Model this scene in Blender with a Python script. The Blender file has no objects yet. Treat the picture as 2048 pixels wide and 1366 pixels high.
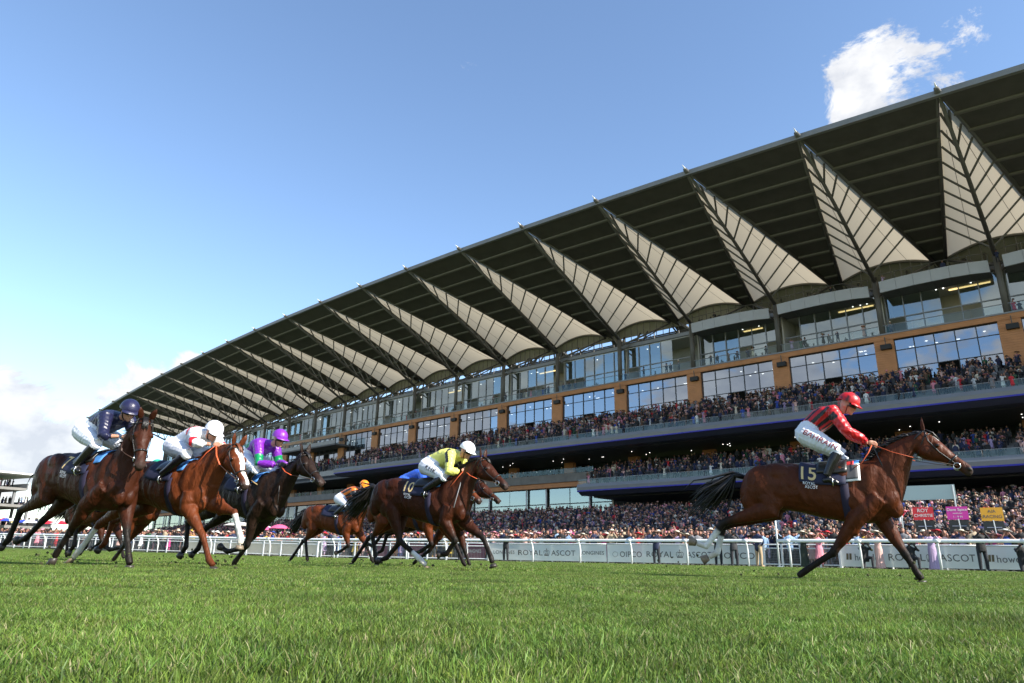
import bpy, bmesh, math, random
import numpy as np
from mathutils import Vector, Matrix

SC = bpy.context.scene
COL = SC.collection
# ------------------------------------------------------------------ camera
cam_d = bpy.data.cameras.new('camera')
cam_d.sensor_width = 36.0
cam_d.lens = 24.343
cam_d.clip_start = 0.05
cam_d.clip_end = 5000
cam = bpy.data.objects.new('camera', cam_d)
COL.objects.link(cam)
cam.matrix_world = (Matrix.Translation((0, 0, 0.215)) @ Matrix.Rotation(math.pi / 2 + 0.30309, 4, 'X')
                    @ Matrix.Rotation(0.0175, 4, 'Z'))
SC.camera = cam

# ------------------------------------------------------------------ world: daylight sky with cumulus
SUN_AZ = Vector((0.825, -0.565, 0.0)).normalized()
SUN_EL = math.radians(34)
world = bpy.data.worlds.new('World')
SC.world = world
world.use_nodes = True
wn = world.node_tree
wn.nodes.clear()


def nd(tree, kind, **kw):
    n = tree.nodes.new(kind)
    for k, v in kw.items():
        if k == 'ins':
            for kk, vv in v.items():
                n.inputs[kk].default_value = vv
        else:
            setattr(n, k, v)
    return n


def mth(tree, op, a, b=None, clamp=False):
    n = tree.nodes.new('ShaderNodeMath')
    n.operation = op
    n.use_clamp = clamp
    for i, v in enumerate((a, b)):
        if v is None:
            continue
        if isinstance(v, (int, float)):
            n.inputs[i].default_value = v
        else:
            tree.links.new(v, n.inputs[i])
    return n.outputs[0]


sky = nd(wn, 'ShaderNodeTexSky', sky_type='NISHITA', sun_disc=False)
sky.sun_elevation = SUN_EL
sky.sun_rotation = math.atan2(SUN_AZ.x, SUN_AZ.y)
sky.altitude = 50
sky.air_density = 1.0
sky.dust_density = 0.12
sky.ozone_density = 2.4
tc = nd(wn, 'ShaderNodeTexCoord')
sep = nd(wn, 'ShaderNodeSeparateXYZ')
wn.links.new(tc.outputs['Generated'], sep.inputs[0])
# cumulus: three octaves of noise in direction space, gathered by a few cloud groups and a loose bank along the horizon
nz = nd(wn, 'ShaderNodeTexNoise', ins={'Scale': 8.5, 'Detail': 9.0, 'Roughness': 0.63, 'Lacunarity': 2.2, 'Distortion': 0.5})
mp = nd(wn, 'ShaderNodeMapping', ins={'Scale': (1.0, 1.0, 1.5), 'Location': (3.1, 0.7, 0.4)})
wn.links.new(tc.outputs['Generated'], mp.inputs[0])
wn.links.new(mp.outputs[0], nz.inputs['Vector'])
big = nd(wn, 'ShaderNodeTexNoise', ins={'Scale': 2.6, 'Detail': 3.0, 'Roughness': 0.5})
wn.links.new(mp.outputs[0], big.inputs['Vector'])
acc = None
for (dx, dy, dz, size, amp) in [(0.425, 0.718, 0.550, 0.066, 1.0), (0.462, 0.672, 0.578, 0.062, 0.80), (0.505, 0.635, 0.584, 0.045, 0.55), (0.400, 0.715, 0.573, 0.035, 0.7),
                                (-0.462, 0.864, 0.196, 0.045, 1.1), (-0.420, 0.883, 0.222, 0.036, 1.1), (-0.585, 0.802, 0.105, 0.062, 1.2),
                                (-0.535, 0.840, 0.105, 0.050, 1.05), (-0.605, 0.79, 0.160, 0.042, 0.8),
                                (-0.55, -0.78, 0.30, 0.24, 0.95), (-0.16, -0.92, 0.36, 0.18, 0.9), (-0.85, -0.45, 0.26, 0.20, 0.8),
                                (-0.95, 0.14, 0.22, 0.24, 1.15), (-0.80, -0.50, 0.33, 0.10, 0.75), (0.25, -0.9, 0.22, 0.2, 0.8), (0.8, 0.5, 0.2, 0.15, 0.8)]:
    d = nd(wn, 'ShaderNodeVectorMath', operation='DISTANCE')
    wn.links.new(tc.outputs['Generated'], d.inputs[0])
    v = Vector((dx, dy, dz)).normalized()
    d.inputs[1].default_value = v
    m = mth(wn, 'SUBTRACT', 1.0, mth(wn, 'DIVIDE', d.outputs['Value'], size * 1.7), True)
    m = mth(wn, 'MULTIPLY', m, amp)
    acc = m if acc is None else mth(wn, 'MAXIMUM', acc, m)
low = mth(wn, 'SUBTRACT', 1.0, mth(wn, 'DIVIDE', sep.outputs['Z'], 0.16), True)
low = mth(wn, 'MULTIPLY', low, mth(wn, 'MULTIPLY', big.outputs['Fac'], 0.75))
acc = mth(wn, 'MAXIMUM', acc, low)
dens = mth(wn, 'ADD', mth(wn, 'MULTIPLY', acc, 0.70), mth(wn, 'MULTIPLY', nz.outputs['Fac'], 1.25))
cmask = nd(wn, 'ShaderNodeMapRange', interpolation_type='SMOOTHSTEP', ins={'From Min': 0.93, 'From Max': 1.07})
wn.links.new(dens, cmask.inputs['Value'])
above = nd(wn, 'ShaderNodeMapRange', ins={'From Min': -0.02, 'From Max': 0.03})
wn.links.new(sep.outputs['Z'], above.inputs['Value'])
cm = mth(wn, 'MULTIPLY', mth(wn, 'MULTIPLY', cmask.outputs[0], above.outputs[0]), 0.94)
shade = nd(wn, 'ShaderNodeTexNoise', ins={'Scale': 16.0, 'Detail': 5.0, 'Roughness': 0.55})
wn.links.new(mp.outputs[0], shade.inputs['Vector'])
ramp = nd(wn, 'ShaderNodeValToRGB')
ramp.color_ramp.elements[0].position = 0.36
ramp.color_ramp.elements[0].color = (2.5, 2.6, 2.85, 1)
ramp.color_ramp.elements[1].position = 0.60
ramp.color_ramp.elements[1].color = (3.75, 3.75, 3.75, 1)
wn.links.new(shade.outputs['Fac'], ramp.inputs[0])
mix = nd(wn, 'ShaderNodeMix', data_type='RGBA')
wn.links.new(cm, mix.inputs[0])
wn.links.new(sky.outputs[0], mix.inputs[6])
wn.links.new(ramp.outputs[0], mix.inputs[7])
bg = nd(wn, 'ShaderNodeBackground', ins={'Strength': 0.138})
wn.links.new(mix.outputs[2], bg.inputs[0])
wout = nd(wn, 'ShaderNodeOutputWorld')
wn.links.new(bg.outputs[0], wout.inputs[0])

# ------------------------------------------------------------------ sun
sun_d = bpy.data.lights.new('sun', 'SUN')
sun_d.energy = 5.0
sun_d.angle = math.radians(0.53)
sun_d.color = (1.0, 0.93, 0.82)
sun = bpy.data.objects.new('sun', sun_d)
COL.objects.link(sun)
to_sun = SUN_AZ * math.cos(SUN_EL) + Vector((0, 0, math.sin(SUN_EL)))
sun.rotation_euler = to_sun.to_track_quat('Z', 'Y').to_euler()
sun.location = (30, -30, 60)

SC.view_settings.view_transform = 'Standard'
SC.view_settings.look = 'None'
SC.view_settings.exposure = 1.05
SC.view_settings.gamma = 1.0
SC.cycles.max_bounces = 6
SC.cycles.transparent_max_bounces = 12
SC.cycles.use_denoising = True

# ------------------------------------------------------------------ helpers
rng = random.Random(7)
nrng = np.random.default_rng(11)


def tag(o, label=None, cat=None, group=None, kind=None):
    for k, v in (('label', label), ('category', cat), ('group', group), ('kind', kind)):
        if v:
            o[k] = v
    return o


def empty(name, loc=(0, 0, 0), rz=0.0):
    o = bpy.data.objects.new(name, None)
    o.empty_display_size = 0.2
    COL.objects.link(o)
    o.location = loc
    o.rotation_euler = (0, 0, rz)
    return o


def link(name, me, parent=None):
    o = bpy.data.objects.new(name, me)
    COL.objects.link(o)
    if parent is not None:
        o.parent = parent
    return o


class MB:
    def __init__(self):
        self.v = []
        self.f = []
        self.m = []

    def add(self, verts, faces, mi=0):
        n = len(self.v)
        self.v.extend([tuple(p) for p in verts])
        self.f.extend([tuple(i + n for i in q) for q in faces])
        self.m.extend([mi] * len(faces))
        return self

    def box(self, c, s, rz=0.0, mi=0, M=None):
        hx, hy, hz = s[0] / 2, s[1] / 2, s[2] / 2
        ca, sa = math.cos(rz), math.sin(rz)
        vs = []
        for z in (-hz, hz):
            for x, y in ((-hx, -hy), (hx, -hy), (hx, hy), (-hx, hy)):
                vs.append((c[0] + x * ca - y * sa, c[1] + x * sa + y * ca, c[2] + z))
        if M is not None:
            vs = [tuple(M @ Vector(p)) for p in vs]
        return self.add(vs, [(3, 2, 1, 0), (4, 5, 6, 7), (0, 1, 5, 4), (1, 2, 6, 5), (2, 3, 7, 6), (3, 0, 4, 7)], mi)

    def hexa(self, b4, t4, mi=0):
        return self.add(list(b4) + list(t4), [(3, 2, 1, 0), (4, 5, 6, 7), (0, 1, 5, 4), (1, 2, 6, 5), (2, 3, 7, 6), (3, 0, 4, 7)], mi)

    def tube(self, pts, rad, n=8, mi=0, up=None, cap=True):
        v, f = tube_geo(pts, rad, n, up, cap)
        return self.add(v, f, mi)

    def ell(self, c, r, n=10, k=7, mi=0, M=None):
        v, f = ell_geo(c, r, n, k, M)
        return self.add(v, f, mi)

    def mesh(self, name, mats, smooth=False):
        me = bpy.data.meshes.new(name)
        me.from_pydata(self.v, [], self.f)
        if not isinstance(mats, (list, tuple)):
            mats = [mats]
        for m in mats:
            me.materials.append(m)
        if len(mats) > 1:
            me.polygons.foreach_set('material_index', self.m)
        if smooth:
            me.polygons.foreach_set('use_smooth', [True] * len(self.f))
        me.update()
        return me

    def build(self, name, mats, parent=None, smooth=False):
        return link(name, self.mesh(name, mats, smooth), parent)


def tube_geo(pts, rad, n=8, up=None, cap=True):
    """Tube along pts; rad is one radius or a pair (side, other) per point."""
    P = [Vector(p) for p in pts]
    m = len(P)
    if isinstance(rad, (int, float)):
        rad = [rad] * m
    vs, fs = [], []
    ref = Vector(up) if up is not None else None
    prev = None
    for i in range(m):
        t = (P[min(i + 1, m - 1)] - P[max(i - 1, 0)])
        if t.length < 1e-9:
            t = Vector((0, 0, 1))
        t.normalize()
        if prev is None:
            a = ref if ref is not None else (Vector((0, 0, 1)) if abs(t.z) < 0.9 else Vector((1, 0, 0)))
            u = (a - t * a.dot(t)).normalized()
        else:
            u = prev - t * prev.dot(t)
            u = u.normalized() if u.length > 1e-6 else t.orthogonal().normalized()
        prev = u
        w = t.cross(u)
        r = rad[i]
        ra, rb = (r if isinstance(r, (tuple, list)) else (r, r))
        for j in range(n):
            a = 2 * math.pi * j / n
            vs.append(P[i] + w * (ra * math.cos(a)) + u * (rb * math.sin(a)))
    for i in range(m - 1):
        for j in range(n):
            k = (j + 1) % n
            fs.append((i * n + j, i * n + k, (i + 1) * n + k, (i + 1) * n + j))
    if cap:
        fs.append(tuple(range(n - 1, -1, -1)))
        fs.append(tuple(range((m - 1) * n, m * n)))
    return vs, fs


def ell_geo(c, r, n=10, k=7, M=None):
    vs, fs = [], []
    if isinstance(r, (int, float)):
        r = (r, r, r)
    for i in range(1, k):
        ph = math.pi * i / k
        for j in range(n):
            th = 2 * math.pi * j / n
            vs.append(Vector((r[0] * math.sin(ph) * math.cos(th), r[1] * math.sin(ph) * math.sin(th), r[2] * math.cos(ph))))
    vs.append(Vector((0, 0, r[2])))
    vs.append(Vector((0, 0, -r[2])))
    if M is not None:
        vs = [M @ v for v in vs]
    vs = [v + Vector(c) for v in vs]
    T, Bt = len(vs) - 2, len(vs) - 1
    for i in range(k - 2):
        for j in range(n):
            q = (j + 1) % n
            fs.append((i * n + j, (i + 1) * n + j, (i + 1) * n + q, i * n + q))
    for j in range(n):
        q = (j + 1) % n
        fs.append((T, j, q))
        fs.append((Bt, (k - 2) * n + q, (k - 2) * n + j))
    return vs, fs


def organic(mb, voxel, smooth=3):
    """Fuse the overlapping closed shapes of mb into one continuous smooth surface."""
    me = mb.mesh('fuse', [], False)
    o = link('fuse', me)
    r = o.modifiers.new('r', 'REMESH')
    r.mode = 'VOXEL'
    r.voxel_size = voxel
    r.use_smooth_shade = True
    if smooth:
        s = o.modifiers.new('s', 'SMOOTH')
        s.factor = 0.5
        s.iterations = smooth
    dg = bpy.context.evaluated_depsgraph_get()
    out = bpy.data.meshes.new_from_object(o.evaluated_get(dg))
    bpy.data.objects.remove(o)
    bpy.data.meshes.remove(me)
    out.polygons.foreach_set('use_smooth', [True] * len(out.polygons))
    return out


def mesh_co(me):
    a = np.empty(len(me.vertices) * 3)
    me.vertices.foreach_get('co', a)
    return a.reshape(-1, 3)


def seg_score(P, bones):
    """For each point the index of the bone (p0, p1, r0, r1) whose skin is nearest, and where along it."""
    best = np.full(len(P), 1e9)
    idx = np.zeros(len(P), int)
    par = np.zeros(len(P))
    for i, (a, b, ra, rb) in enumerate(bones):
        a = np.array(a, float)
        d = np.array(b, float) - a
        t = np.clip((P - a) @ d / max(d @ d, 1e-9), 0, 1)
        q = np.linalg.norm(P - (a + t[:, None] * d), axis=1) - (ra + (rb - ra) * t)
        w = q < best
        best[w] = q[w]
        idx[w] = i
        par[w] = t[w]
    return idx, par


def set_colour(me, c):
    at = me.color_attributes.new('col', 'FLOAT_COLOR', 'POINT')
    a = np.ones((len(c), 4))
    a[:, :3] = c
    at.data.foreach_set('color', a.ravel())


# ---- materials
MATS = {}


def mat(name, col=(0.5, 0.5, 0.5), rough=0.6, metal=0.0, spec=0.5, noise=None, bump=None, emit=None, attr=None, objcol=False, **kw):
    """noise = (scale, amount); bump = (scale, strength, distance)."""
    if name in MATS:
        return MATS[name]
    m = bpy.data.materials.new(name)
    m.use_nodes = True
    t = m.node_tree
    b = t.nodes['Principled BSDF']
    b.inputs['Roughness'].default_value = rough
    b.inputs['Metallic'].default_value = metal
    b.inputs['Specular IOR Level'].default_value = spec
    for k, v in kw.items():
        b.inputs[k].default_value = v
    src = None
    if attr:
        n = t.nodes.new('ShaderNodeAttribute')
        n.attribute_name = attr
        src = n.outputs['Color']
    elif objcol:
        n = t.nodes.new('ShaderNodeObjectInfo')
        src = n.outputs['Color']
    if src is None:
        r = t.nodes.new('ShaderNodeRGB')
        r.outputs[0].default_value = (*col, 1)
        src = r.outputs[0]
    tcn = t.nodes.new('ShaderNodeTexCoord')
    if noise:
        n = t.nodes.new('ShaderNodeTexNoise')
        n.inputs['Scale'].default_value = noise[0]
        n.inputs['Detail'].default_value = 5
        n.inputs['Roughness'].default_value = 0.6
        t.links.new(tcn.outputs['Object'], n.inputs['Vector'])
        mr = t.nodes.new('ShaderNodeMapRange')
        mr.inputs['From Min'].default_value = 0.3
        mr.inputs['From Max'].default_value = 0.7
        mr.inputs['To Min'].default_value = 1 - noise[1]
        mr.inputs['To Max'].default_value = 1 + noise[1]
        t.links.new(n.outputs['Fac'], mr.inputs['Value'])
        vm = t.nodes.new('ShaderNodeVectorMath')
        vm.operation = 'SCALE'
        t.links.new(src, vm.inputs[0])
        t.links.new(mr.outputs[0], vm.inputs['Scale'])
        src = vm.outputs[0]
    t.links.new(src, b.inputs['Base Color'])
    if bump:
        n = t.nodes.new('ShaderNodeTexNoise')
        n.inputs['Scale'].default_value = bump[0]
        n.inputs['Detail'].default_value = 4
        t.links.new(tcn.outputs['Object'], n.inputs['Vector'])
        bp = t.nodes.new('ShaderNodeBump')
        bp.inputs['Strength'].default_value = bump[1]
        bp.inputs['Distance'].default_value = bump[2]
        t.links.new(n.outputs['Fac'], bp.inputs['Height'])
        t.links.new(bp.outputs[0], b.inputs['Normal'])
    if emit:
        b.inputs['Emission Color'].default_value = (*emit[0], 1)
        b.inputs['Emission Strength'].default_value = emit[1]
    MATS[name] = m
    return m


def glass_mat(name, tint, refl, trans=(0.6, 0.7, 0.75), rough=0.02):
    if name in MATS:
        return MATS[name]
    m = bpy.data.materials.new(name)
    m.use_nodes = True
    t = m.node_tree
    t.nodes.clear()
    g = t.nodes.new('ShaderNodeBsdfGlossy')
    g.inputs['Color'].default_value = (*tint, 1)
    g.inputs['Roughness'].default_value = rough
    tr = t.nodes.new('ShaderNodeBsdfTransparent')
    tr.inputs['Color'].default_value = (*trans, 1)
    mx = t.nodes.new('ShaderNodeMixShader')
    mx.inputs[0].default_value = refl
    t.links.new(tr.outputs[0], mx.inputs[1])
    t.links.new(g.outputs[0], mx.inputs[2])
    out = t.nodes.new('ShaderNodeOutputMaterial')
    t.links.new(mx.outputs[0], out.inputs[0])
    MATS[name] = m
    return m


_txt = {}


def text_geo(s, size=1.0, space=1.0, bold=0.0, cuts=0):
    """Flat lettering: 2-D points and faces, left end at x = 0, baseline y = 0, cap height about 0.7 * size."""
    key = (s, space, bold, cuts)
    if key not in _txt:
        cu = bpy.data.curves.new('lettering', 'FONT')
        cu.body = s
        cu.space_character = space
        cu.resolution_u = 3
        cu.offset = bold
        o = link('lettering', cu)
        dg = bpy.context.evaluated_depsgraph_get()
        me = bpy.data.meshes.new_from_object(o.evaluated_get(dg))
        if cuts:
            bm = bmesh.new()
            bm.from_mesh(me)
            bmesh.ops.triangulate(bm, faces=bm.faces)
            for _ in range(cuts):
                bmesh.ops.subdivide_edges(bm, edges=[e for e in bm.edges if e.calc_length() > 0.12], cuts=1)
                bmesh.ops.triangulate(bm, faces=bm.faces)
            bm.to_mesh(me)
            bm.free()
        v = mesh_co(me)[:, :2].copy()
        f = [tuple(p.vertices) for p in me.polygons]
        bpy.data.objects.remove(o)
        bpy.data.curves.remove(cu)
        bpy.data.meshes.remove(me)
        v[:, 0] -= v[:, 0].min() if len(v) else 0
        _txt[key] = (v, f)
    v, f = _txt[key]
    return v * size, f
# ------------------------------------------------------------------ the running rail's course and the ground
RAIL = [(25.22, 25.511), (20.08, 28.712), (15.13, 32.01), (9.60, 35.79), (-0.485, 42.10), (-15.52, 50.44), (-40.74, 63.5), (-92.0, 88.3)]
RAIL = [(33.0, 20.7)] + RAIL
U0 = math.hypot(33.0 - 25.22, 20.7 - 25.511)


def rail_pt(u, off=0.0):
    """Point at length u along the rail (0 near the right end of the view), off metres behind it; and its direction."""
    u += U0
    i = 0
    while i < len(RAIL) - 2:
        L = math.dist(RAIL[i], RAIL[i + 1])
        if u <= L:
            break
        u -= L
        i += 1
    a, b = RAIL[i], RAIL[i + 1]
    L = math.dist(a, b)
    d = ((b[0] - a[0]) / L, (b[1] - a[1]) / L)
    return (a[0] + d[0] * u + d[1] * off, a[1] + d[1] * u - d[0] * off), d


def rail_p(u, off=0.0):
    """Smoothed rail point."""
    p = [rail_pt(u + k, off)[0] for k in (-1.5, 0, 1.5)]
    return (sum(q[0] for q in p) / 3, sum(q[1] for q in p) / 3)


def rail_dir(u):
    a, b = rail_pt(u - 1.5)[0], rail_pt(u + 1.5)[0]
    L = math.dist(a, b)
    return ((b[0] - a[0]) / L, (b[1] - a[1]) / L)


def ground_z(x, y):
    """The track is level near the camera and climbs a little towards the far end of the straight."""
    d = max(0.0, (-x * 0.85 + y * 0.53) - 38.0)
    return 0.011 * d - 0.00004 * d * d if d < 130 else 0.75


gm = bpy.data.materials.new('turf')
gm.use_nodes = True
t = gm.node_tree
b = t.nodes['Principled BSDF']
b.inputs['Roughness'].default_value = 0.85
b.inputs['Specular IOR Level'].default_value = 0.2
tcn = t.nodes.new('ShaderNodeTexCoord')
n1 = nd(t, 'ShaderNodeTexNoise', ins={'Scale': 0.45, 'Detail': 6.0, 'Roughness': 0.65})
n2 = nd(t, 'ShaderNodeTexNoise', ins={'Scale': 38.0, 'Detail': 4.0, 'Roughness': 0.7})
t.links.new(tcn.outputs['Object'], n1.inputs['Vector'])
t.links.new(tcn.outputs['Object'], n2.inputs['Vector'])
r1 = nd(t, 'ShaderNodeValToRGB')
r1.color_ramp.elements[0].position = 0.3
r1.color_ramp.elements[0].color = (0.040, 0.062, 0.012, 1)
r1.color_ramp.elements[1].position = 0.75
r1.color_ramp.elements[1].color = (0.095, 0.140, 0.026, 1)
mxn = mth(t, 'ADD', mth(t, 'MULTIPLY', n1.outputs['Fac'], 0.55), mth(t, 'MULTIPLY', n2.outputs['Fac'], 0.45))
t.links.new(mxn, r1.inputs[0])
t.links.new(r1.outputs[0], b.inputs['Base Color'])
bp = nd(t, 'ShaderNodeBump', ins={'Strength': 0.6, 'Distance': 0.03})
t.links.new(n2.outputs['Fac'], bp.inputs['Height'])
t.links.new(bp.outputs[0], b.inputs['Normal'])

gx = np.unique(np.concatenate([np.linspace(-1500, -140, 10), np.linspace(-140, 90, 47), np.linspace(90, 1500, 10)]))
gy = np.unique(np.concatenate([np.linspace(-600, -10, 6), np.linspace(-10, 170, 46), np.linspace(170, 2500, 10)]))
gv = [(x, y, ground_z(x, y)) for y in gy for x in gx]
nx = len(gx)
gf = [(j * nx + i, j * nx + i + 1, (j + 1) * nx + i + 1, (j + 1) * nx + i) for j in range(len(gy) - 1) for i in range(nx - 1)]
ground = MB().add(gv, gf).build('ground', gm, smooth=True)
tag(ground, 'flat green turf of the racecourse straight', None, kind='structure')

# paved lawn behind the boards where the crowd stands
pm = mat('pale_paving', (0.30, 0.28, 0.25), 0.9, noise=(1.5, 0.2))
mb = MB()
us = np.linspace(-6, 118, 40)
pv = []
for u in us:
    for off in (2.9, 12.0):
        p = rail_p(u, off)
        pv.append((p[0], p[1], ground_z(*p) + 0.02))
mb.add(pv, [(2 * i, 2 * i + 1, 2 * i + 3, 2 * i + 2) for i in range(len(us) - 1)])
tag(mb.build('pavement', pm), 'pale paved apron behind the advertising boards', None, kind='structure')

# ------------------------------------------------------------------ grass blades
gbm = bpy.data.materials.new('grass_blade')
gbm.use_nodes = True
t = gbm.node_tree
b = t.nodes['Principled BSDF']
b.inputs['Roughness'].default_value = 0.5
b.inputs['Specular IOR Level'].default_value = 0.35
at = nd(t, 'ShaderNodeAttribute', attribute_name='col')
oi = nd(t, 'ShaderNodeObjectInfo')
hs = nd(t, 'ShaderNodeHueSaturation')
t.links.new(at.outputs['Color'], hs.inputs['Color'])
t.links.new(mth(t, 'ADD', 0.475, mth(t, 'MULTIPLY', oi.outputs['Random'], 0.045)), hs.inputs['Hue'])
geo = nd(t, 'ShaderNodeNewGeometry')
pn = nd(t, 'ShaderNodeTexNoise', ins={'Scale': 1.3, 'Detail': 6.0, 'Roughness': 0.75})
t.links.new(geo.outputs['Position'], pn.inputs['Vector'])
pr = nd(t, 'ShaderNodeMapRange', ins={'From Min': 0.34, 'From Max': 0.68, 'To Min': 0.55, 'To Max': 1.35})
t.links.new(pn.outputs['Fac'], pr.inputs['Value'])
t.links.new(pr.outputs[0], hs.inputs['Value'])
t.links.new(hs.outputs[0], b.inputs['Base Color'])
tl = nd(t, 'ShaderNodeBsdfTranslucent')
t.links.new(hs.outputs[0], tl.inputs['Color'])
ms = nd(t, 'ShaderNodeMixShader', ins={0: 0.38})
t.links.new(b.outputs[0], ms.inputs[1])
t.links.new(tl.outputs[0], ms.inputs[2])
t.links.new(ms.outputs[0], t.nodes['Material Output'].inputs[0])


def tuft(name, blades, spread, h0, h1, wid, seed):
    r = random.Random(seed)
    v, f, c = [], [], []
    for _ in range(blades):
        bx, by = r.uniform(-spread, spread), r.uniform(-spread, spread)
        a = r.uniform(0, 2 * math.pi)
        h = r.uniform(h0, h1) * (1.35 if r.random() < 0.06 else 1)
        lean = r.uniform(0.1, 0.85) * h
        la = r.uniform(0, 2 * math.pi)
        w = wid * r.uniform(0.6, 1.2)
        px, py = math.cos(a) * w / 2, math.sin(a) * w / 2
        n0 = len(v)
        q = r.random()
        if q < 0.07:
            base = (0.34, 0.32, 0.15)
        elif q < 0.10:
            base = (0.15, 0.17, 0.05)
        else:
            k = r.uniform(0.45, 1.5)
            base = (0.136 * k, 0.222 * k, 0.036 * k)
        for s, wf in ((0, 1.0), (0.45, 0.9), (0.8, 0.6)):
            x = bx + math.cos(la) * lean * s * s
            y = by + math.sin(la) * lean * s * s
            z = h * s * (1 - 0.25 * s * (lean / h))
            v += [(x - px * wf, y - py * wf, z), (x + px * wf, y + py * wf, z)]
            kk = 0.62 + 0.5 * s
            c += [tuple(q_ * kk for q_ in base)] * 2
        x, y = bx + math.cos(la) * lean, by + math.sin(la) * lean
        v.append((x, y, h * (1 - 0.25 * lean / h)))
        c.append(tuple(q_ * 1.15 for q_ in base))
        f += [(n0, n0 + 1, n0 + 3, n0 + 2), (n0 + 2, n0 + 3, n0 + 5, n0 + 4), (n0 + 4, n0 + 5, n0 + 6)]
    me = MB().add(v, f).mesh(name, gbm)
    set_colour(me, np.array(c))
    return me


def tuft_collection(name, meshes):
    c = bpy.data.collections.new(name)
    for i, me in enumerate(meshes):
        c.objects.link(bpy.data.objects.new('%s_tuft' % name, me))
    return c


def scatter_group(name, coll):
    g = bpy.data.node_groups.new(name, 'GeometryNodeTree')
    g.interface.new_socket('Geometry', in_out='INPUT', socket_type='NodeSocketGeometry')
    g.interface.new_socket('Geometry', in_out='OUTPUT', socket_type='NodeSocketGeometry')
    gi, go = g.nodes.new('NodeGroupInput'), g.nodes.new('NodeGroupOutput')
    iop = g.nodes.new('GeometryNodeInstanceOnPoints')
    ci = g.nodes.new('GeometryNodeCollectionInfo')
    ci.inputs['Collection'].default_value = coll
    ci.inputs['Separate Children'].default_value = True
    ci.inputs['Reset Children'].default_value = True
    iop.inputs['Pick Instance'].default_value = True

    def named(nm, dt):
        n = g.nodes.new('GeometryNodeInputNamedAttribute')
        n.data_type = dt
        n.inputs['Name'].default_value = nm
        return n.outputs['Attribute']
    g.links.new(gi.outputs[0], iop.inputs['Points'])
    g.links.new(ci.outputs[0], iop.inputs['Instance'])
    g.links.new(named('pick', 'INT'), iop.inputs['Instance Index'])
    e2r = g.nodes.new('FunctionNodeEulerToRotation')
    g.links.new(named('rot', 'FLOAT_VECTOR'), e2r.inputs[0])
    g.links.new(e2r.outputs[0], iop.inputs['Rotation'])
    g.links.new(named('size', 'FLOAT_VECTOR'), iop.inputs['Scale'])
    g.links.new(iop.outputs[0], go.inputs[0])
    return g


def scatter(name, coll, pts, rots, sizes, picks):
    me = bpy.data.meshes.new(name)
    me.from_pydata([tuple(p) for p in pts], [], [])
    for nm, dt, arr in (('rot', 'FLOAT_VECTOR', rots), ('size', 'FLOAT_VECTOR', sizes)):
        a = me.attributes.new(nm, dt, 'POINT')
        a.data.foreach_set('vector', np.asarray(arr, float).ravel())
    a = me.attributes.new('pick', 'INT', 'POINT')
    a.data.foreach_set('value', np.asarray(picks, int))
    o = link(name, me)
    md = o.modifiers.new('scatter', 'NODES')
    md.node_group = scatter_group(name + '_nodes', coll)
    return o


DIVOTS = []
_dr = random.Random(5)
for _ in range(70):
    _y = 1.6 + 9 * _dr.random() ** 1.6
    DIVOTS.append((_dr.uniform(-0.72, 0.72) * _y, _y, _dr.uniform(0.035, 0.10) * (0.6 + 0.12 * _y)))


def grass_zone(name, y0, y1, per_m2, coll, nk, sz, label):
    # the field of view widens by about 0.8 m a side for each metre of distance
    area = 0.86 * (y1 * y1 - y0 * y0)
    n = int(area * per_m2)
    yy = np.sqrt(nrng.uniform(y0 * y0, y1 * y1, n))
    xx = nrng.uniform(-0.86, 0.86, n) * yy
    keep = np.ones(n, bool)
    for i in range(n):
        # no blades beyond the rail's boards
        if yy[i] > 26:
            ok = (xx[i] * 0.535 + yy[i] * 0.845) < 36.5
            keep[i] = ok
    for dx, dy, dr in DIVOTS:
        keep &= ~((((xx - dx) / (dr * 1.5)) ** 2 + ((yy - dy) / dr) ** 2) < 1)
    xx, yy = xx[keep], yy[keep]
    n = len(xx)
    zz = np.array([ground_z(x, y) for x, y in zip(xx, yy)])
    rot = np.zeros((n, 3))
    rot[:, 2] = nrng.uniform(0, 6.283, n)
    patch = 0.85 + 0.3 * np.sin(xx * 1.7 + 2 * np.sin(yy * 0.9)) * np.sin(yy * 1.3 + xx * 0.4)
    s = sz * nrng.uniform(0.75, 1.2, n)
    size = np.stack([s, s, s * np.clip(patch, 0.6, 1.25)], 1)
    o = scatter(name, coll, np.stack([xx, yy, zz], 1), rot, size, nrng.integers(0, nk, n))
    tag(o, label, None, kind='stuff')


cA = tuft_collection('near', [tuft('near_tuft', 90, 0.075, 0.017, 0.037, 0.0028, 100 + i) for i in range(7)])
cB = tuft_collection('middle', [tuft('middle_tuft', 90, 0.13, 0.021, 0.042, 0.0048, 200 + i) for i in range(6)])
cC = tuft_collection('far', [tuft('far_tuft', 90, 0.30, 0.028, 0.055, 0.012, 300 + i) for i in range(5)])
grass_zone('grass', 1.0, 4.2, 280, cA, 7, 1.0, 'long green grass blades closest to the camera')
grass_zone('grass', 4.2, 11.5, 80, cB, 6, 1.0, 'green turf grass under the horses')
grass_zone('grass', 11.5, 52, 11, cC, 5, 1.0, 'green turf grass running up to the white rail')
# ------------------------------------------------------------------ the grandstand
# t counts bays along the curved front, D is metres towards the track from the column line, z is height
BAYW = 13.5
AX0, AY0, ATH, AK = 58.8164, 77.1763, 0.845853, -0.0037703


def SP(t, D, z):
    a = ATH + AK * t
    return Vector((AX0 + BAYW * (math.cos(a) - math.cos(ATH)) / AK - math.cos(a) * D,
                   AY0 + BAYW * (math.sin(a) - math.sin(ATH)) / AK - math.sin(a) * D, z))


def tip_z(t):
    return 45.28 + 0.8696 * t - 0.04902 * t * t - 0.04


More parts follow.
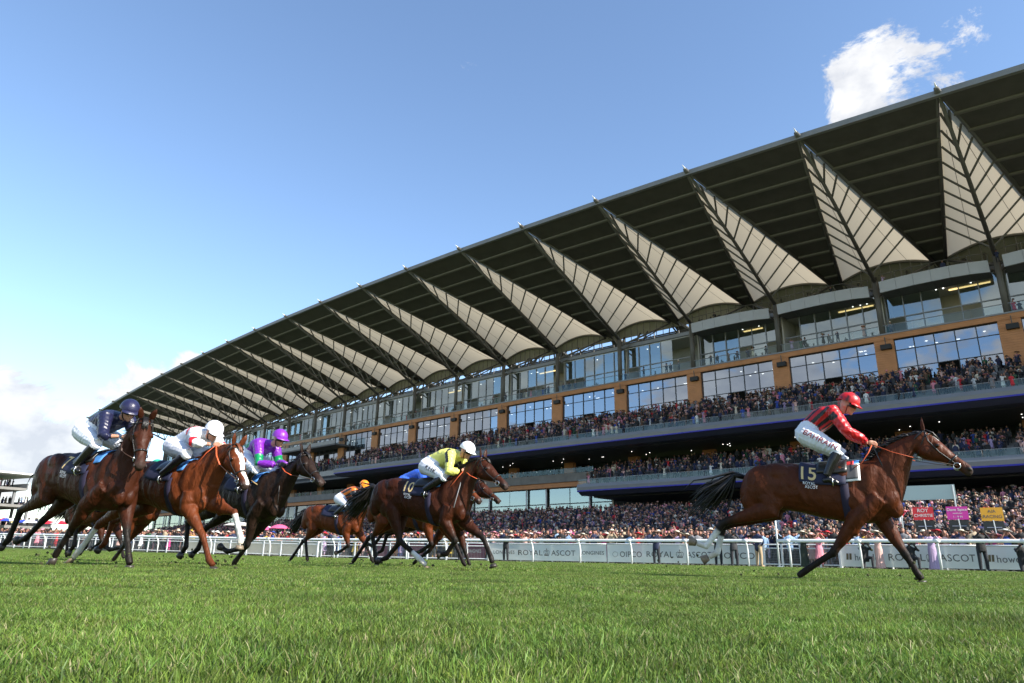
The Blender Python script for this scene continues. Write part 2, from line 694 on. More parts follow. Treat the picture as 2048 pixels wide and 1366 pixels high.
T0_, T1_ = -2, 19          # bays built
frame_m = mat('dark_grey_steel', (0.105, 0.098, 0.088), 0.55, noise=(0.6, 0.12))
purlin_m = mat('bronze_grey_purlin', (0.16, 0.148, 0.128), 0.6)
roofd_m = mat('dark_roof_lining', (0.080, 0.075, 0.067), 0.7, noise=(0.5, 0.15))
edge_m = mat('grey_roof_edge', (0.20, 0.195, 0.19), 0.5, noise=(0.4, 0.15))
tipw_m = mat('highlight_tip', (0.75, 0.74, 0.72), 0.4)  # slim highlight of the metal tip, put into its base colour
grey_m = mat('grey_metal_panel', (0.21, 0.215, 0.225), 0.45, metal=0.3, noise=(0.5, 0.08))
conc_m = mat('concrete', (0.19, 0.185, 0.178), 0.85, noise=(0.7, 0.18), bump=(6, 0.2, 0.01))
under_m = mat('dark_grey_soffit', (0.10, 0.10, 0.11), 0.7, noise=(0.4, 0.1))  # one even dark grey for soffits and ceilings
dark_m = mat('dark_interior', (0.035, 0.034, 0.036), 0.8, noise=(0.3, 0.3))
room_m = mat('pale_room_wall', (0.42, 0.40, 0.36), 0.8, noise=(0.25, 0.2))
roomc_m = mat('room_ceiling', (0.50, 0.49, 0.47), 0.8)
white_m = mat('white_mullion', (0.62, 0.62, 0.60), 0.5)
mull_m = mat('dark_mullion', (0.03, 0.032, 0.036), 0.5)
led_m = mat('blue_light_strip', (0.02, 0.02, 0.22), 0.4, emit=((0.02, 0.025, 0.6), 0.07))
soffit_b = mat('blue_grey_soffit', (0.06, 0.065, 0.11), 0.5, metal=0.2)
lamp_w = mat('warm_strip_lamp', (1, 0.9, 0.6), 0.5, emit=((1.0, 0.72, 0.30), 0.9))
lamp_c = mat('white_downlight', (1, 1, 1), 0.5, emit=((1.0, 0.96, 0.9), 2.2))
win_m = glass_mat('window_glass', (0.56, 0.63, 0.72), 0.50, (0.45, 0.50, 0.52))
gal_m = glass_mat('gallery_glass', (0.62, 0.72, 0.74), 0.36, (0.72, 0.80, 0.80), 0.03)
bal_m = glass_mat('balustrade_glass', (0.50, 0.62, 0.63), 0.075, (0.82, 0.89, 0.89), 0.05)
seat_m = mat('blue_seat', (0.04, 0.13, 0.22), 0.6)
# terracotta planks: fine horizontal joints
brown_m = mat('terracotta_cladding', (0.50, 0.222, 0.095), 0.7, noise=(0.8, 0.12))
tt = brown_m.node_tree
wv = nd(tt, 'ShaderNodeTexWave', wave_type='BANDS', bands_direction='Z', ins={'Scale': 1.05, 'Distortion': 0.0})
tco = nd(tt, 'ShaderNodeTexCoord')
tt.links.new(tco.outputs['Object'], wv.inputs['Vector'])
mr = nd(tt, 'ShaderNodeMapRange', ins={'From Min': 0.0, 'From Max': 0.12})
tt.links.new(wv.outputs['Fac'], mr.inputs['Value'])
bpn = nd(tt, 'ShaderNodeBump', ins={'Strength': 0.8, 'Distance': 0.04})
tt.links.new(mr.outputs[0], bpn.inputs['Height'])
tt.links.new(bpn.outputs[0], tt.nodes['Principled BSDF'].inputs['Normal'])
# translucent canopy membrane
leaf_m = bpy.data.materials.new('cream_membrane')
leaf_m.use_nodes = True
t = leaf_m.node_tree
b = t.nodes['Principled BSDF']
b.inputs['Base Color'].default_value = (0.55, 0.495, 0.39, 1)
b.inputs['Roughness'].default_value = 0.7
trl = nd(t, 'ShaderNodeBsdfTranslucent', ins={'Color': (0.62, 0.54, 0.40, 1)})
msx = nd(t, 'ShaderNodeMixShader', ins={0: 0.30})
t.links.new(b.outputs[0], msx.inputs[1])
t.links.new(trl.outputs[0], msx.inputs[2])
t.links.new(msx.outputs[0], t.nodes['Material Output'].inputs[0])

GS = empty('grandstand', SP(6, 0, 0))
GS.location = (0, 0, 0)
tag(GS, 'long curved grandstand with pleated cream and dark canopy roof over packed terraces', 'grandstand')


def strip(ta, tb, prof, m, name, parent=GS, per=3, closed=True):
    """Sweep a (D, z) profile along the stand from bay ta to tb."""
    n = max(1, int(round((tb - ta) * per)))
    k = len(prof)
    g = MB()
    for i in range(n + 1):
        tt_ = ta + (tb - ta) * i / n
        for D, z in prof:
            g.v.append(tuple(SP(tt_, D, z)))
    for i in range(n):
        for j in range(k if closed else k - 1):
            q = (j + 1) % k
            g.f.append((i * k + j, i * k + q, (i + 1) * k + q, (i + 1) * k + j))
    if closed:
        g.f += [tuple(range(k - 1, -1, -1)), tuple(range(n * k, n * k + k))]
    g.m = [0] * len(g.f)
    return g.build(name, m, parent)


def slab(ta, tb, D0, D1, z0, z1, m, name, parent=GS, per=3):
    return strip(ta, tb, [(D0, z0), (D1, z0), (D1, z1), (D0, z1)], m, name, parent, per)


def bar(p, q, r, m, name, parent=GS, n=7, r2=None):
    return MB().tube([p, q], [r, r2 if r2 is not None else r], n).build(name, m, parent, True)


# --- roof: dark panels between the tips, cream leaves under each tip
RD, RZ = -6.5, 40.2
for i in range(T0_ - 1, T1_):
    F0, F1 = SP(i, 25.4, tip_z(i) - 0.50), SP(i + 1, 25.4, tip_z(i + 1) - 0.50)
    R0, R1 = SP(i + 0.445, RD, RZ), SP(i + 0.555, RD, RZ)
    upv = Vector((0, 0, 0.35))
    g = MB()
    g.hexa([F0, F1, R1, R0], [F0 + upv, F1 + upv, R1 + upv, R0 + upv])
    pan = g.build('roof_panel', roofd_m, GS)
    S0, S1 = SP(i + 0.40, -11.6, 38.5), SP(i + 0.60, -11.6, 38.5)
    MB().hexa([R0, R1, S1, S0], [R0 + upv, R1 + upv, S1 + upv, S0 + upv]).build('rear_panel', roofd_m, pan)
    # purlins under the panel, each from edge beam to edge beam
    NP = 9
    for k in range(1, NP + 1):
        v = k / (NP + 0.6)
        a, c = F0.lerp(R0, v), F1.lerp(R1, v)
        dn = Vector((0, 0, -0.22))
        g = MB()
        d = (F0 - R0).normalized() * 0.17
        g.hexa([a - d + dn, c - d + dn, c + d + dn, a + d + dn], [a - d, c - d, c + d, a + d])
        g.build('purlin', purlin_m, pan)
    # edge beams (top chords of the tree trusses)
    bar(SP(i, 26.3, tip_z(i) - 0.12), R0 + Vector((0, 0, -0.25)), 0.24, frame_m, 'edge_beam', pan)
    bar(SP(i + 1, 26.3, tip_z(i + 1) - 0.12), R1 + Vector((0, 0, -0.25)), 0.24, frame_m, 'edge_beam', pan)
    # front gutter edge
    E0, E1 = SP(i, 25.75, tip_z(i) - 0.62), SP(i + 1, 25.75, tip_z(i + 1) - 0.62)
    b0, b1 = SP(i, 25.3, tip_z(i) - 0.62), SP(i + 1, 25.3, tip_z(i + 1) - 0.62)
    hh = Vector((0, 0, 0.62))
    MB().hexa([E0, E1, b1, b0], [E0 + hh, E1 + hh, b1 + hh, b0 + hh]).build('gutter_edge', edge_m, GS)
for i in range(T0_, T1_):
    tip = SP(i, 26.9, tip_z(i) + 0.25)
    apex = SP(i, 25.2, tip_z(i) - 0.55)
    Lc, Rc = SP(i + 0.445, RD, RZ - 0.12), SP(i - 0.445, RD, RZ - 0.12)
    node = SP(i, 0.5, 36.2)
    # membrane: rises to an arch at the back
    NV, NU = 12, 12
    vs, fs = [], []
    for a in range(NV + 1):
        v = (a / NV)
        e0, e1 = apex.lerp(Lc, v), apex.lerp(Rc, v)
        for c in range(NU + 1):
            u = c / NU
            p = e0.lerp(e1, u)
            p = p + Vector((0, 0, 1.35 * v * v * 4 * u * (1 - u)))
            vs.append(p)
    for a in range(NV):
        for c in range(NU):
            q = a * (NU + 1) + c
            fs.append((q, q + 1, q + NU + 2, q + NU + 1))
    leaf = MB().add(vs, fs).build('canopy_leaf', leaf_m, GS, True)
    # seams and rear arch
    for uu in (0.26, 0.74):
        pts = []
        for a in range(2, NV + 1):
            v = a / NV
            pts.append(apex.lerp(Lc, v).lerp(apex.lerp(Rc, v), uu) + Vector((0, 0, 1.35 * v * v * 4 * uu * (1 - uu) - 0.04)))
        MB().tube(pts, 0.028, 4).build('seam', purlin_m, leaf)
    arch = [Lc.lerp(Rc, u) + Vector((0, 0, 1.35 * 4 * u * (1 - u) - 0.25)) for u in np.linspace(0, 1, 17)]
    MB().tube(arch, 0.17, 6).build('arch', frame_m, leaf, True)
    for u in np.linspace(0.12, 0.88, 8):
        p = Lc.lerp(Rc, u) + Vector((0, 0, 1.35 * 4 * u * (1 - u) - 0.25))
        q = Lc.lerp(Rc, u) + Vector((0, 0, -2.2))
        MB().tube([p, q], 0.06, 4).build('hanger', frame_m, leaf)
    # the membrane falls away again behind the arch
    vs, fs = [], []
    for a in range(4):
        v = a / 3
        for c in range(NU + 1):
            u = c / NU
            p0 = Lc.lerp(Rc, u) + Vector((0, 0, 1.35 * 4 * u * (1 - u) + 0.02))
            p1 = SP(i + 0.5 - u, -11.5, 38.5) if i < 3 else SP(i + 0.5 - u, -8.4, 39.5)
            vs.append(p0.lerp(p1, v))
    for a in range(3):
        for c in range(NU):
            q = a * (NU + 1) + c
            fs.append((q, q + 1, q + NU + 2, q + NU + 1))
    MB().add(vs, fs).build('rear_membrane', mat('shade_toned_membrane', (0.40, 0.365, 0.29), 0.8), leaf, True)  # opaque, darker cream: the shade behind the arch is put into the colour
    # spine with pointed tip painted pale as a highlight, chevron struts to the edge beams
    sp_ = MB().tube([node, node.lerp(tip, 0.5) + Vector((0, 0, 0.25)), node.lerp(tip, 0.965)], [0.27, 0.22, 0.17], 9).build('spine', frame_m, GS, True)
    MB().tube([node.lerp(tip, 0.955), tip], [0.21, 0.02], 8).build('spine_tip', tipw_m, GS, True)
    for k in range(1, 10):
        w = (k - 0.4) / 11.5
        p = node.lerp(tip, w) + Vector((0, 0, 0.25 * 4 * w * (1 - w)))
        v = max(0.0, 1.0 - w * 0.98 - 0.20)
        for Cn in (Lc, Rc):
            q = apex.lerp(Cn, v) + Vector((0, 0, -0.2))
            MB().tube([p, q], 0.13, 5).build('strut', frame_m, sp_)
    # column and its raking braces
    col = MB().tube([SP(i, 0.5, 28.85), node], [0.36, 0.36], 10).build('column', frame_m, GS, True)
    for Cn in (Lc, Rc):
        MB().tube([node + Vector((0, 0, -1.2)), Cn + Vector((0, 0, -0.4))], 0.17, 6).build('brace', frame_m, col, True)
        MB().tube([node + Vector((0, 0, -2.2)), Cn.lerp(Lc if Cn is Rc else Rc, 0.22) + Vector((0, 0, -1.2))], 0.12, 6).build('brace', frame_m, col, True)
# rear louvres, with slits of sky between the blades, and rear posts
for i in range(T0_, T1_):
    for k in range(11):
        z = 35.75 + k * 0.30
        strip(i + 0.0, i + 0.995, [(-9.0, z), (-8.75, z + 0.03), (-8.75, z + 0.19), (-9.0, z + 0.16)], frame_m, 'louvre', GS, 1)
    for q in (0.12, 0.31, 0.5, 0.69, 0.88):
        bar(SP(i + q, -8.4, 35.0), SP(i + q + rng.uniform(-0.06, 0.06), -8.4, 40.6), 0.11, frame_m, 'rear_post', GS, 5)
    for q in range(5):
        a = rng.random()
        bar(SP(i + a, -8.0, 35.5), SP(i + a + rng.uniform(-0.3, 0.3), -8.2, 40.0), 0.16, frame_m, 'rear_post', GS, 5)

# --- gallery of boxes behind the columns
slab(T0_, T1_, -7.0, 0.49, 28.35, 28.80, conc_m, 'gallery_floor')
slab(T0_, T1_, -7.0, -1.2, 35.05, 35.65, grey_m, 'gallery_beam')
slab(T0_, T1_, -7.2, -7.0, 28.8, 35.05, room_m, 'gallery_back_wall')
slab(T0_, T1_, -6.9, -1.5, 34.85, 35.0, roomc_m, 'gallery_ceiling')
strip(T0_, T1_, [(0.66, 29.92), (0.78, 29.92), (0.78, 29.99), (0.66, 29.99)], grey_m, 'handrail', GS, 3)
for i in range(T0_, T1_):
    MBp = None
    far = i > 13
    for k in range(6):
        ta, tb = i + 0.03 + k * 0.157, i + 0.03 + (k + 1) * 0.157 - 0.006
        if rng.random() < 0.06:
            continue
        tw = rng.uniform(-0.06, 0.06)
        for (za, zb) in ((28.82, 31.35), (31.42, 34.85)):
            if zb < 32 and rng.random() < 0.3:
                continue
            g = MB()
            a0, a1 = SP(ta, -1.5 + tw, za), SP(tb, -1.5 - tw, za)
            g.add([a0, a1, SP(tb, -1.5 - tw, zb), SP(ta, -1.5 + tw, zb)], [(0, 1, 2, 3)])
            g.build('pane', gal_m, GS)
        p = SP(tb + 0.003, -1.45, 28.82)
        MB().box((p.x, p.y, 31.8), (0.10, 0.14, 6.0), ATH).build('mullion', grey_m, GS)
    strip(i + 0.03, i + 0.97, [(-1.46, 31.32), (-1.36, 31.32), (-1.36, 31.46), (-1.46, 31.46)], grey_m, 'transom', GS, 1)
    for q in range(4):
        ta = i + 0.03 + q * 0.236
        g = MB()
        g.add([SP(ta, 0.72, 28.82), SP(ta + 0.23, 0.72, 28.82), SP(ta + 0.23, 0.72, 29.92), SP(ta, 0.72, 29.92)], [(0, 1, 2, 3)])
        g.build('balustrade_pane', bal_m, GS)
    # partition wall and strip lamps of the boxes
    slab(i - 0.005, i + 0.008, -7.0, -1.55, 28.8, 34.85, room_m, 'partition', GS, 1)
    if -1 < i < 8 and rng.random() < 0.6:
        a = i + rng.uniform(0.1, 0.5)
        slab(a, a + rng.uniform(0.18, 0.4), -4.6, -4.35, 34.70, 34.80, lamp_w, 'strip_lamp', GS, 1)
    for q in range(3):
        a = i + rng.uniform(0.1, 0.9)
        p = SP(a, -3.4, 34.80)
        MB().ell(p, (0.10, 0.10, 0.05), 8, 5).build('downlight', lamp_c, GS)
    if rng.random() < 0.7:   # warm doors and screens at the back of the box
        a = i + rng.uniform(0.1, 0.6)
        slab(a, a + 0.12, -6.98, -6.9, 28.85, 31.4, mat('timber_door', (0.30, 0.17, 0.08), 0.6), 'back_door', GS, 1)

# --- grey curved camera decks over the nearest boxes
for i in range(T0_, 3):
    n = 6
    prof = [1.0, 1.7, 2.0, 2.1, 2.1, 2.0, 1.8]
    for k in range(n):
        ta, tb = i + 0.06 + k * 0.148, i + 0.06 + (k + 1) * 0.148 - 0.002
        Da, Db = prof[k], prof[k + 1]
        g = MB()
        g.hexa([SP(ta, Da, 34.15), SP(tb, Db, 34.15), SP(tb, Db - 0.25, 34.15), SP(ta, Da - 0.25, 34.15)],
               [SP(ta, Da + 0.12, 35.65), SP(tb, Db + 0.12, 35.65), SP(tb, Db - 0.13, 35.65), SP(ta, Da - 0.13, 35.65)])
        g.build('fascia_panel', mat('pale_grey_fascia', (0.36, 0.365, 0.385), 0.45, metal=0.2, noise=(0.5, 0.06)), GS)
        g = MB()
        g.hexa([SP(ta, -1.5, 34.25), SP(tb, -1.5, 34.25), SP(tb, Db - 0.26, 34.16), SP(ta, Da - 0.26, 34.16)],
               [SP(ta, -1.5, 34.5), SP(tb, -1.5, 34.5), SP(tb, Db - 0.26, 34.5), SP(ta, Da - 0.26, 34.5)])
        g.build('deck_soffit', under_m, GS)
        a, c = SP(ta, Da - 0.1, 36.6), SP(tb, Db - 0.1, 36.6)
        bar(a, c, 0.05, frame_m, 'deck_rail', GS, 5)
        bar(SP(ta, Da - 0.1, 35.6), a, 0.04, frame_m, 'deck_rail', GS, 5)

# --- terracotta band, pillars and big windows
strip(T0_, T1_, [(0.5, 27.98), (0.84, 27.98), (0.84, 28.83), (0.5, 28.83)], brown_m, 'cladding_band', GS, 3)
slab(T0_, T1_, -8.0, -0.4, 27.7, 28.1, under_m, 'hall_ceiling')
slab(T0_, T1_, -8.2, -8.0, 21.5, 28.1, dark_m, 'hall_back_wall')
slab(T0_, T1_, 0.84, 0.95, 28.66, 28.86, grey_m, 'gallery_edge')
for i in range(T0_, T1_):
    g = MB()
    g.hexa([SP(i - 0.085, -0.5, 21.4), SP(i + 0.085, -0.5, 21.4), SP(i + 0.085, 0.76, 21.4), SP(i - 0.085, 0.76, 21.4)],
           [SP(i - 0.085, -0.5, 28.0), SP(i + 0.085, -0.5, 28.0), SP(i + 0.085, 0.76, 27.97), SP(i - 0.085, 0.76, 27.97)])
    g.build('pillar', brown_m, GS)
    if i >= T1_ - 1 or i > 15:
        continue
    wf = MB()
    a, c = i + 0.085, i + 0.915
    rows = [22.2, 24.15, 26.5, 27.98]
    for z in rows:
        wf.hexa([SP(a, 0.22, z - 0.045), SP(c, 0.22, z - 0.045), SP(c, 0.40, z - 0.045), SP(a, 0.40, z - 0.045)],
                [SP(a, 0.22, z + 0.045), SP(c, 0.22, z + 0.045), SP(c, 0.40, z + 0.045), SP(a, 0.40, z + 0.045)])
    for k in range(6):
        tq = a + (c - a) * k / 5
        dt = 0.004
        wf.hexa([SP(tq - dt, 0.21, 22.2), SP(tq + dt, 0.21, 22.2), SP(tq + dt, 0.42, 22.2), SP(tq - dt, 0.42, 22.2)],
                [SP(tq - dt, 0.21, 27.97), SP(tq + dt, 0.21, 27.97), SP(tq + dt, 0.42, 27.97), SP(tq - dt, 0.42, 27.97)])
    win = wf.build('window', mull_m, GS)
    for k in range(5):
        for j in range(3):
            if j == 0 and k in (2,) and rng.random() < 0.8:
                continue            # the door of the hall stands open here
            ta, tb = a + (c - a) * k / 5 + 0.004, a + (c - a) * (k + 1) / 5 - 0.004
            e = rng.uniform(-0.009, 0.009)
            f_ = rng.uniform(-0.006, 0.006)
            MB().add([SP(ta, 0.32 + e, rows[j] + 0.04), SP(tb, 0.32 - e, rows[j] + 0.04), SP(tb, 0.32 - e + f_, rows[j + 1] - 0.04), SP(ta, 0.32 + e + f_, rows[j + 1] - 0.04)], [(0, 1, 2, 3)]).build('pane', win_m, win)
    for q in range(7):
        p = SP(i + rng.uniform(0.12, 0.88), rng.choice((-1.6, -3.2, -4.8)), 27.66)
        MB().ell(p, (0.17, 0.17, 0.05), 8, 5).build('downlight', lamp_c, GS)

# --- upper terrace
UT0, UT1 = T0_, 9.05


def terrace(ta, tb, D0, z0, D1, z1, rows, name, m=conc_m):
    prof = [(D0 - 0.6, z0)]
    for r in range(rows):
        d = D0 + (D1 - D0) * (r + 1) / rows
        za = z0 + (z1 - z0) * r / (rows - 1)
        zb = z0 + (z1 - z0) * min(r + 1, rows - 1) / (rows - 1)
        prof.append((d, za))
        if r < rows - 1:
            prof.append((d, zb))
    prof += [(D1, z1 - 0.5), (D0 - 0.6, z0 - 0.9)]
    return strip(ta, tb, prof, m, name, GS, 2)


def tier_front(ta, tb, D, z, name):
    """Grey rounded edge of a tier with its blue light line and sloping soffit, and a glass balustrade on top."""
    strip(ta, tb, [(D - 0.25, z - 0.1), (D - 0.25, z + 0.12), (D + 0.15, z + 0.10), (D + 0.30, z - 0.35), (D + 0.22, z - 0.80), (D - 0.25, z - 0.80)], grey_m, name, GS, 3)
    strip(ta, tb, [(D + 0.05, z - 0.80), (D + 0.26, z - 0.80), (D + 0.24, z - 0.96), (D + 0.05, z - 0.96)], led_m, 'light_strip', GS, 3)
    strip(ta, tb, [(D + 0.12, z - 0.97), (D - 0.9, z - 1.50), (D - 4.2, z - 1.35), (D - 4.2, z - 1.2), (D - 0.9, z - 0.9)], soffit_b, 'tier_soffit', GS, 3)
    n = int((tb - ta) * 4)
    for k in range(n):
        a = ta + (tb - ta) * k / n
        c = ta + (tb - ta) * (k + 0.97) / n
        MB().add([SP(a, D, z + 0.12), SP(c, D, z + 0.12), SP(c, D, z + 0.78), SP(a, D, z + 0.78)], [(0, 1, 2, 3)]).build('balustrade_pane', bal_m, GS)
        bar(SP(a, D + 0.02, z + 0.1), SP(a, D + 0.02, z + 0.82), 0.03, grey_m, 'balustrade_post', GS, 4)
    strip(ta, tb, [(D - 0.03, z + 0.79), (D + 0.05, z + 0.79), (D + 0.05, z + 0.85), (D - 0.03, z + 0.85)], grey_m, 'handrail', GS, 2)


terrace(UT0, UT1, 0.3, 22.15, 9.9, 18.0, 9, 'upper_terrace')
tier_front(UT0, UT1, 10.0, 18.0, 'tier_edge')
terrace(9.1, T1_, 0.3, 21.2, 5.5, 18.6, 5, 'upper_terrace')
slab(9.1, T1_, 5.4, 5.9, 17.6, 18.75, grey_m, 'tier_edge')
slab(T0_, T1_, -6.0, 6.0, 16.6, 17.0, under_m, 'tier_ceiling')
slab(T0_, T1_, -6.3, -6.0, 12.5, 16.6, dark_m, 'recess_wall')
for i in range(T0_, T1_):
    g = MB()
    g.hexa([SP(i - 0.075, -3.4, 12.0), SP(i + 0.075, -3.4, 12.0), SP(i + 0.075, -2.6, 12.0), SP(i - 0.075, -2.6, 12.0)],
           [SP(i - 0.075, -3.4, 16.6), SP(i + 0.075, -3.4, 16.6), SP(i + 0.075, -2.6, 16.6), SP(i - 0.075, -2.6, 16.6)])
    g.build('pillar', brown_m, GS)
    for q in range(4):
        if i < 8:
            p = SP(i + rng.random(), rng.uniform(-2, 3), 16.57)
            MB().ell(p, (0.07, 0.07, 0.03), 8, 5).build('downlight', lamp_c, GS)
    for k in range(6):
        ta = i + 0.08 + k * 0.14
        MB().add([SP(ta, -5.0, 12.6), SP(ta + 0.135, -5.0, 12.6), SP(ta + 0.135, -5.0, 16.55), SP(ta, -5.0, 16.55)], [(0, 1, 2, 3)]).build('pane', gal_m, GS)

# --- lower tier and the terrace at its foot
LT0, LT1 = T0_, 4.05
terrace(LT0, LT1, 1.5, 13.75, 11.7, 10.75, 9, 'lower_terrace')
tier_front(LT0, LT1, 11.8, 10.75, 'tier_edge')
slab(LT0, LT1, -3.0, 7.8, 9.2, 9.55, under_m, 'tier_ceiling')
# concrete balcony beyond the lower tier
slab(4.25, T1_, -6.0, 4.2, 12.6, 13.1, conc_m, 'balcony_floor')
slab(4.25, T1_, 4.0, 4.3, 12.4, 13.75, conc_m, 'balcony_edge')
slab(4.25, T1_, 3.2, 4.0, 11.6, 12.4, brown_m, 'cladding_band')
for k in range(56):
    ta = 4.25 + k * 0.26
    MB().add([SP(ta, 4.1, 13.8), SP(ta + 0.25, 4.1, 13.8), SP(ta + 0.25, 4.1, 14.6), SP(ta, 4.1, 14.6)], [(0, 1, 2, 3)]).build('balustrade_pane', bal_m, GS)
# ground floor: dark recess near, glass hall beyond
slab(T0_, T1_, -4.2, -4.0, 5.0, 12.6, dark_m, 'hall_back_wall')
for i in range(4, T1_):
    for k in range(3):
        ta, tb = i + 0.03 + k * 0.32, i + 0.03 + (k + 1) * 0.32 - 0.012
        e = rng.uniform(-0.05, 0.05)
        MB().add([SP(ta, 3.0 + e, 6.0), SP(tb, 3.0 - e, 6.0), SP(tb, 3.0 - e, 11.6), SP(ta, 3.0 + e, 11.6)], [(0, 1, 2, 3)]).build('pane', gal_m, GS)
    for tq in (i + 0.02, i + 0.35):
        bar(SP(tq, 3.3, 6.0), SP(tq, 3.3, 12.4), 0.16, white_m, 'mullion', GS, 6)
    slab(i + 0.03, i + 0.97, 3.02, 3.12, 8.9, 9.05, mull_m, 'transom', GS, 1)
GT_D0, GT_Z0, GT_D1, GT_Z1, GT_R = 8.0, 6.4, 42.0, 0.35, 34
terrace(T0_ - 1, T1_, GT_D0, GT_Z0, GT_D1, GT_Z1, GT_R, 'ground_terrace')
slab(T0_, T1_, -4.0, 8.0, 5.9, 6.38, conc_m, 'concourse_floor')
# hospitality box that juts out farther along
hb = slab(9.75, 11.7, 0.4, 4.6, 25.0, 25.35, under_m, 'box_floor')
slab(9.75, 11.7, 4.35, 4.6, 25.35, 26.2, grey_m, 'box_parapet')
for k in range(8):
    a = 9.76 + k * 0.242
    MB().add([SP(a, 4.5, 26.2), SP(a + 0.235, 4.5, 26.2), SP(a + 0.235, 4.5, 27.7), SP(a, 4.5, 27.7)], [(0, 1, 2, 3)]).build('balustrade_pane', bal_m, GS)
MB().add([SP(9.75, 0.5, 25.3), SP(9.75, 4.5, 25.3), SP(9.75, 4.5, 27.7), SP(9.75, 0.5, 27.7)], [(0, 1, 2, 3)]).build('balustrade_pane', bal_m, GS)

# --- end wall of the stand so the halls are closed
for tE in (T0_ - 0.01, T1_ + 0.01):
    slab(tE, tE + 0.01, -26.0, -0.6, 0.2, 36.5, conc_m, 'end_wall', GS, 1)
slab(T0_, T1_, -26.2, -26.0, 0.2, 36.5, conc_m, 'rear_wall', GS, 1)

# --- loudspeakers on brackets in front of the pillars
for i in range(0, 12):
    p = SP(i - 0.02, 1.0, 27.0)
    r = empty('loudspeaker', p, ATH + AK * i + math.pi / 2)
    order = ['first', 'second', 'third', 'fourth', 'fifth', 'sixth', 'seventh', 'eighth', 'ninth', 'tenth', 'eleventh', 'twelfth'][i]
    tag(r, 'black loudspeaker hung on a terracotta pillar, %s pillar from the near end' % order, 'loudspeaker', 'loudspeakers on the pillars')
    MB().box((0, 0, 0), (1.25, 0.6, 0.62)).build('cabinet', mat('black_speaker', (0.015, 0.015, 0.016), 0.6), r)
    MB().tube([(0, 0, 0.3), (0, 0.1, 1.3)], 0.06, 6).build('bracket', frame_m, r)
def loft(sections, n=18, power=2.15):
    """sections: (top, bottom, half width, width direction); closed at both ends."""
    vs, fs = [], []
    for top, bot, hw, wd in sections:
        top, bot, wd = Vector(top), Vector(bot), Vector(wd)
        c, h = (top + bot) / 2, (top - bot) / 2
        for j in range(n):
            a = 2 * math.pi * j / n
            ca, sa = math.cos(a), math.sin(a)
            e = 2 / power
            x = math.copysign(abs(ca) ** e, ca)
            y = math.copysign(abs(sa) ** e, sa)
            vs.append(c + wd * (hw * x) + h * y)
    m = len(sections)
    for i in range(m - 1):
        for j in range(n):
            k = (j + 1) % n
            fs.append((i * n + j, i * n + k, (i + 1) * n + k, (i + 1) * n + j))
    fs.append(tuple(range(n - 1, -1, -1)))
    fs.append(tuple(range((m - 1) * n, m * n)))
    return vs, fs


# ------------------------------------------------------------------ running rails, boards, bookmakers' pitches
rail_m = mat('white_plastic_rail', (0.80, 0.81, 0.82), 0.4, noise=(2.0, 0.06))
fence_m = mat('white_fence_paint', (0.72, 0.73, 0.74), 0.5, noise=(2.0, 0.08))
board_m = mat('pale_banner', (0.88, 0.91, 0.875), 0.55, noise=(0.6, 0.05), bump=(1.6, 0.35, 0.06))
_t = board_m.node_tree     # thin fabric: daylight from behind shows through
_tr = nd(_t, 'ShaderNodeBsdfTranslucent', ins={'Color': (0.80, 0.83, 0.79, 1)})
_mx = nd(_t, 'ShaderNodeMixShader', ins={0: 0.28})
_t.links.new(_t.nodes['Principled BSDF'].outputs[0], _mx.inputs[1])
_t.links.new(_tr.outputs[0], _mx.inputs[2])
_t.links.new(_mx.outputs[0], _t.nodes['Material Output'].inputs[0])
ink_m = mat('dark_grey_print', (0.085, 0.085, 0.080), 0.6)
ink_l = mat('pale_grey_print', (0.46, 0.48, 0.46), 0.6)
ink_g = mat('bronze_print', (0.13, 0.10, 0.05), 0.6)


def railing(u0, u1, label, post_u):
    root = empty('running_rail', (*rail_p(u0), 0))
    root.location = (0, 0, 0)
    tag(root, label, 'rail', 'white running rails')
    n = max(2, int((u1 - u0) / 1.0))
    pts = []
    for k in range(n + 1):
        p = rail_p(u0 + (u1 - u0) * k / n)
        pts.append((p[0], p[1], ground_z(*p) + 1.20))
    MB().tube(pts, [(0.045, 0.075)] * len(pts), 12, up=(0, 0, 1)).build('rail_beam', rail_m, root, True)
    for u in post_u:
        p, d = rail_p(u), rail_dir(u)
        gz = ground_z(*p)
        # upright set back a little, curving forward to carry the beam
        bx, by = p[0] + d[1] * 0.28, p[1] - d[0] * 0.28
        MB().tube([(bx, by, gz - 0.05), (bx, by, gz + 0.7), (bx - d[1] * 0.10, by + d[0] * 0.10, gz + 1.0), (p[0], p[1], gz + 1.17)], [0.05, 0.05, 0.048, 0.045], 8).build('post', rail_m, root, True)
        q0, q1 = rail_p(u - 0.13), rail_p(u + 0.13)
        MB().tube([(q0[0], q0[1], gz + 1.20), (q1[0], q1[1], gz + 1.20)], [(0.052, 0.083)] * 2, 12, up=(0, 0, 1)).build('joint_sleeve', fence_m, root, True)


railing(15.75, 112, 'white running rail stretching far left behind the field', [16.55 + 3.0 * k for k in range(32)])
railing(-9.5, 15.05, 'white running rail in front of the boards at the leading horse', [14.6 - 3.0 * k for k in range(8)])

# winning-line pole
pp = rail_p(15.15, 0.35)
wp = empty('white_pole', (pp[0], pp[1], 0))
tag(wp, 'thin tall white pole standing in the gap of the rail', 'pole')
MB().tube([(0, 0, 0), (0, 0, 3.6)], [0.045, 0.035], 8).build('shaft', rail_m, wp, True)
MB().tube([(0, 0, 0), (0, 0, 0.06)], [0.12, 0.12], 10).build('foot', rail_m, wp)


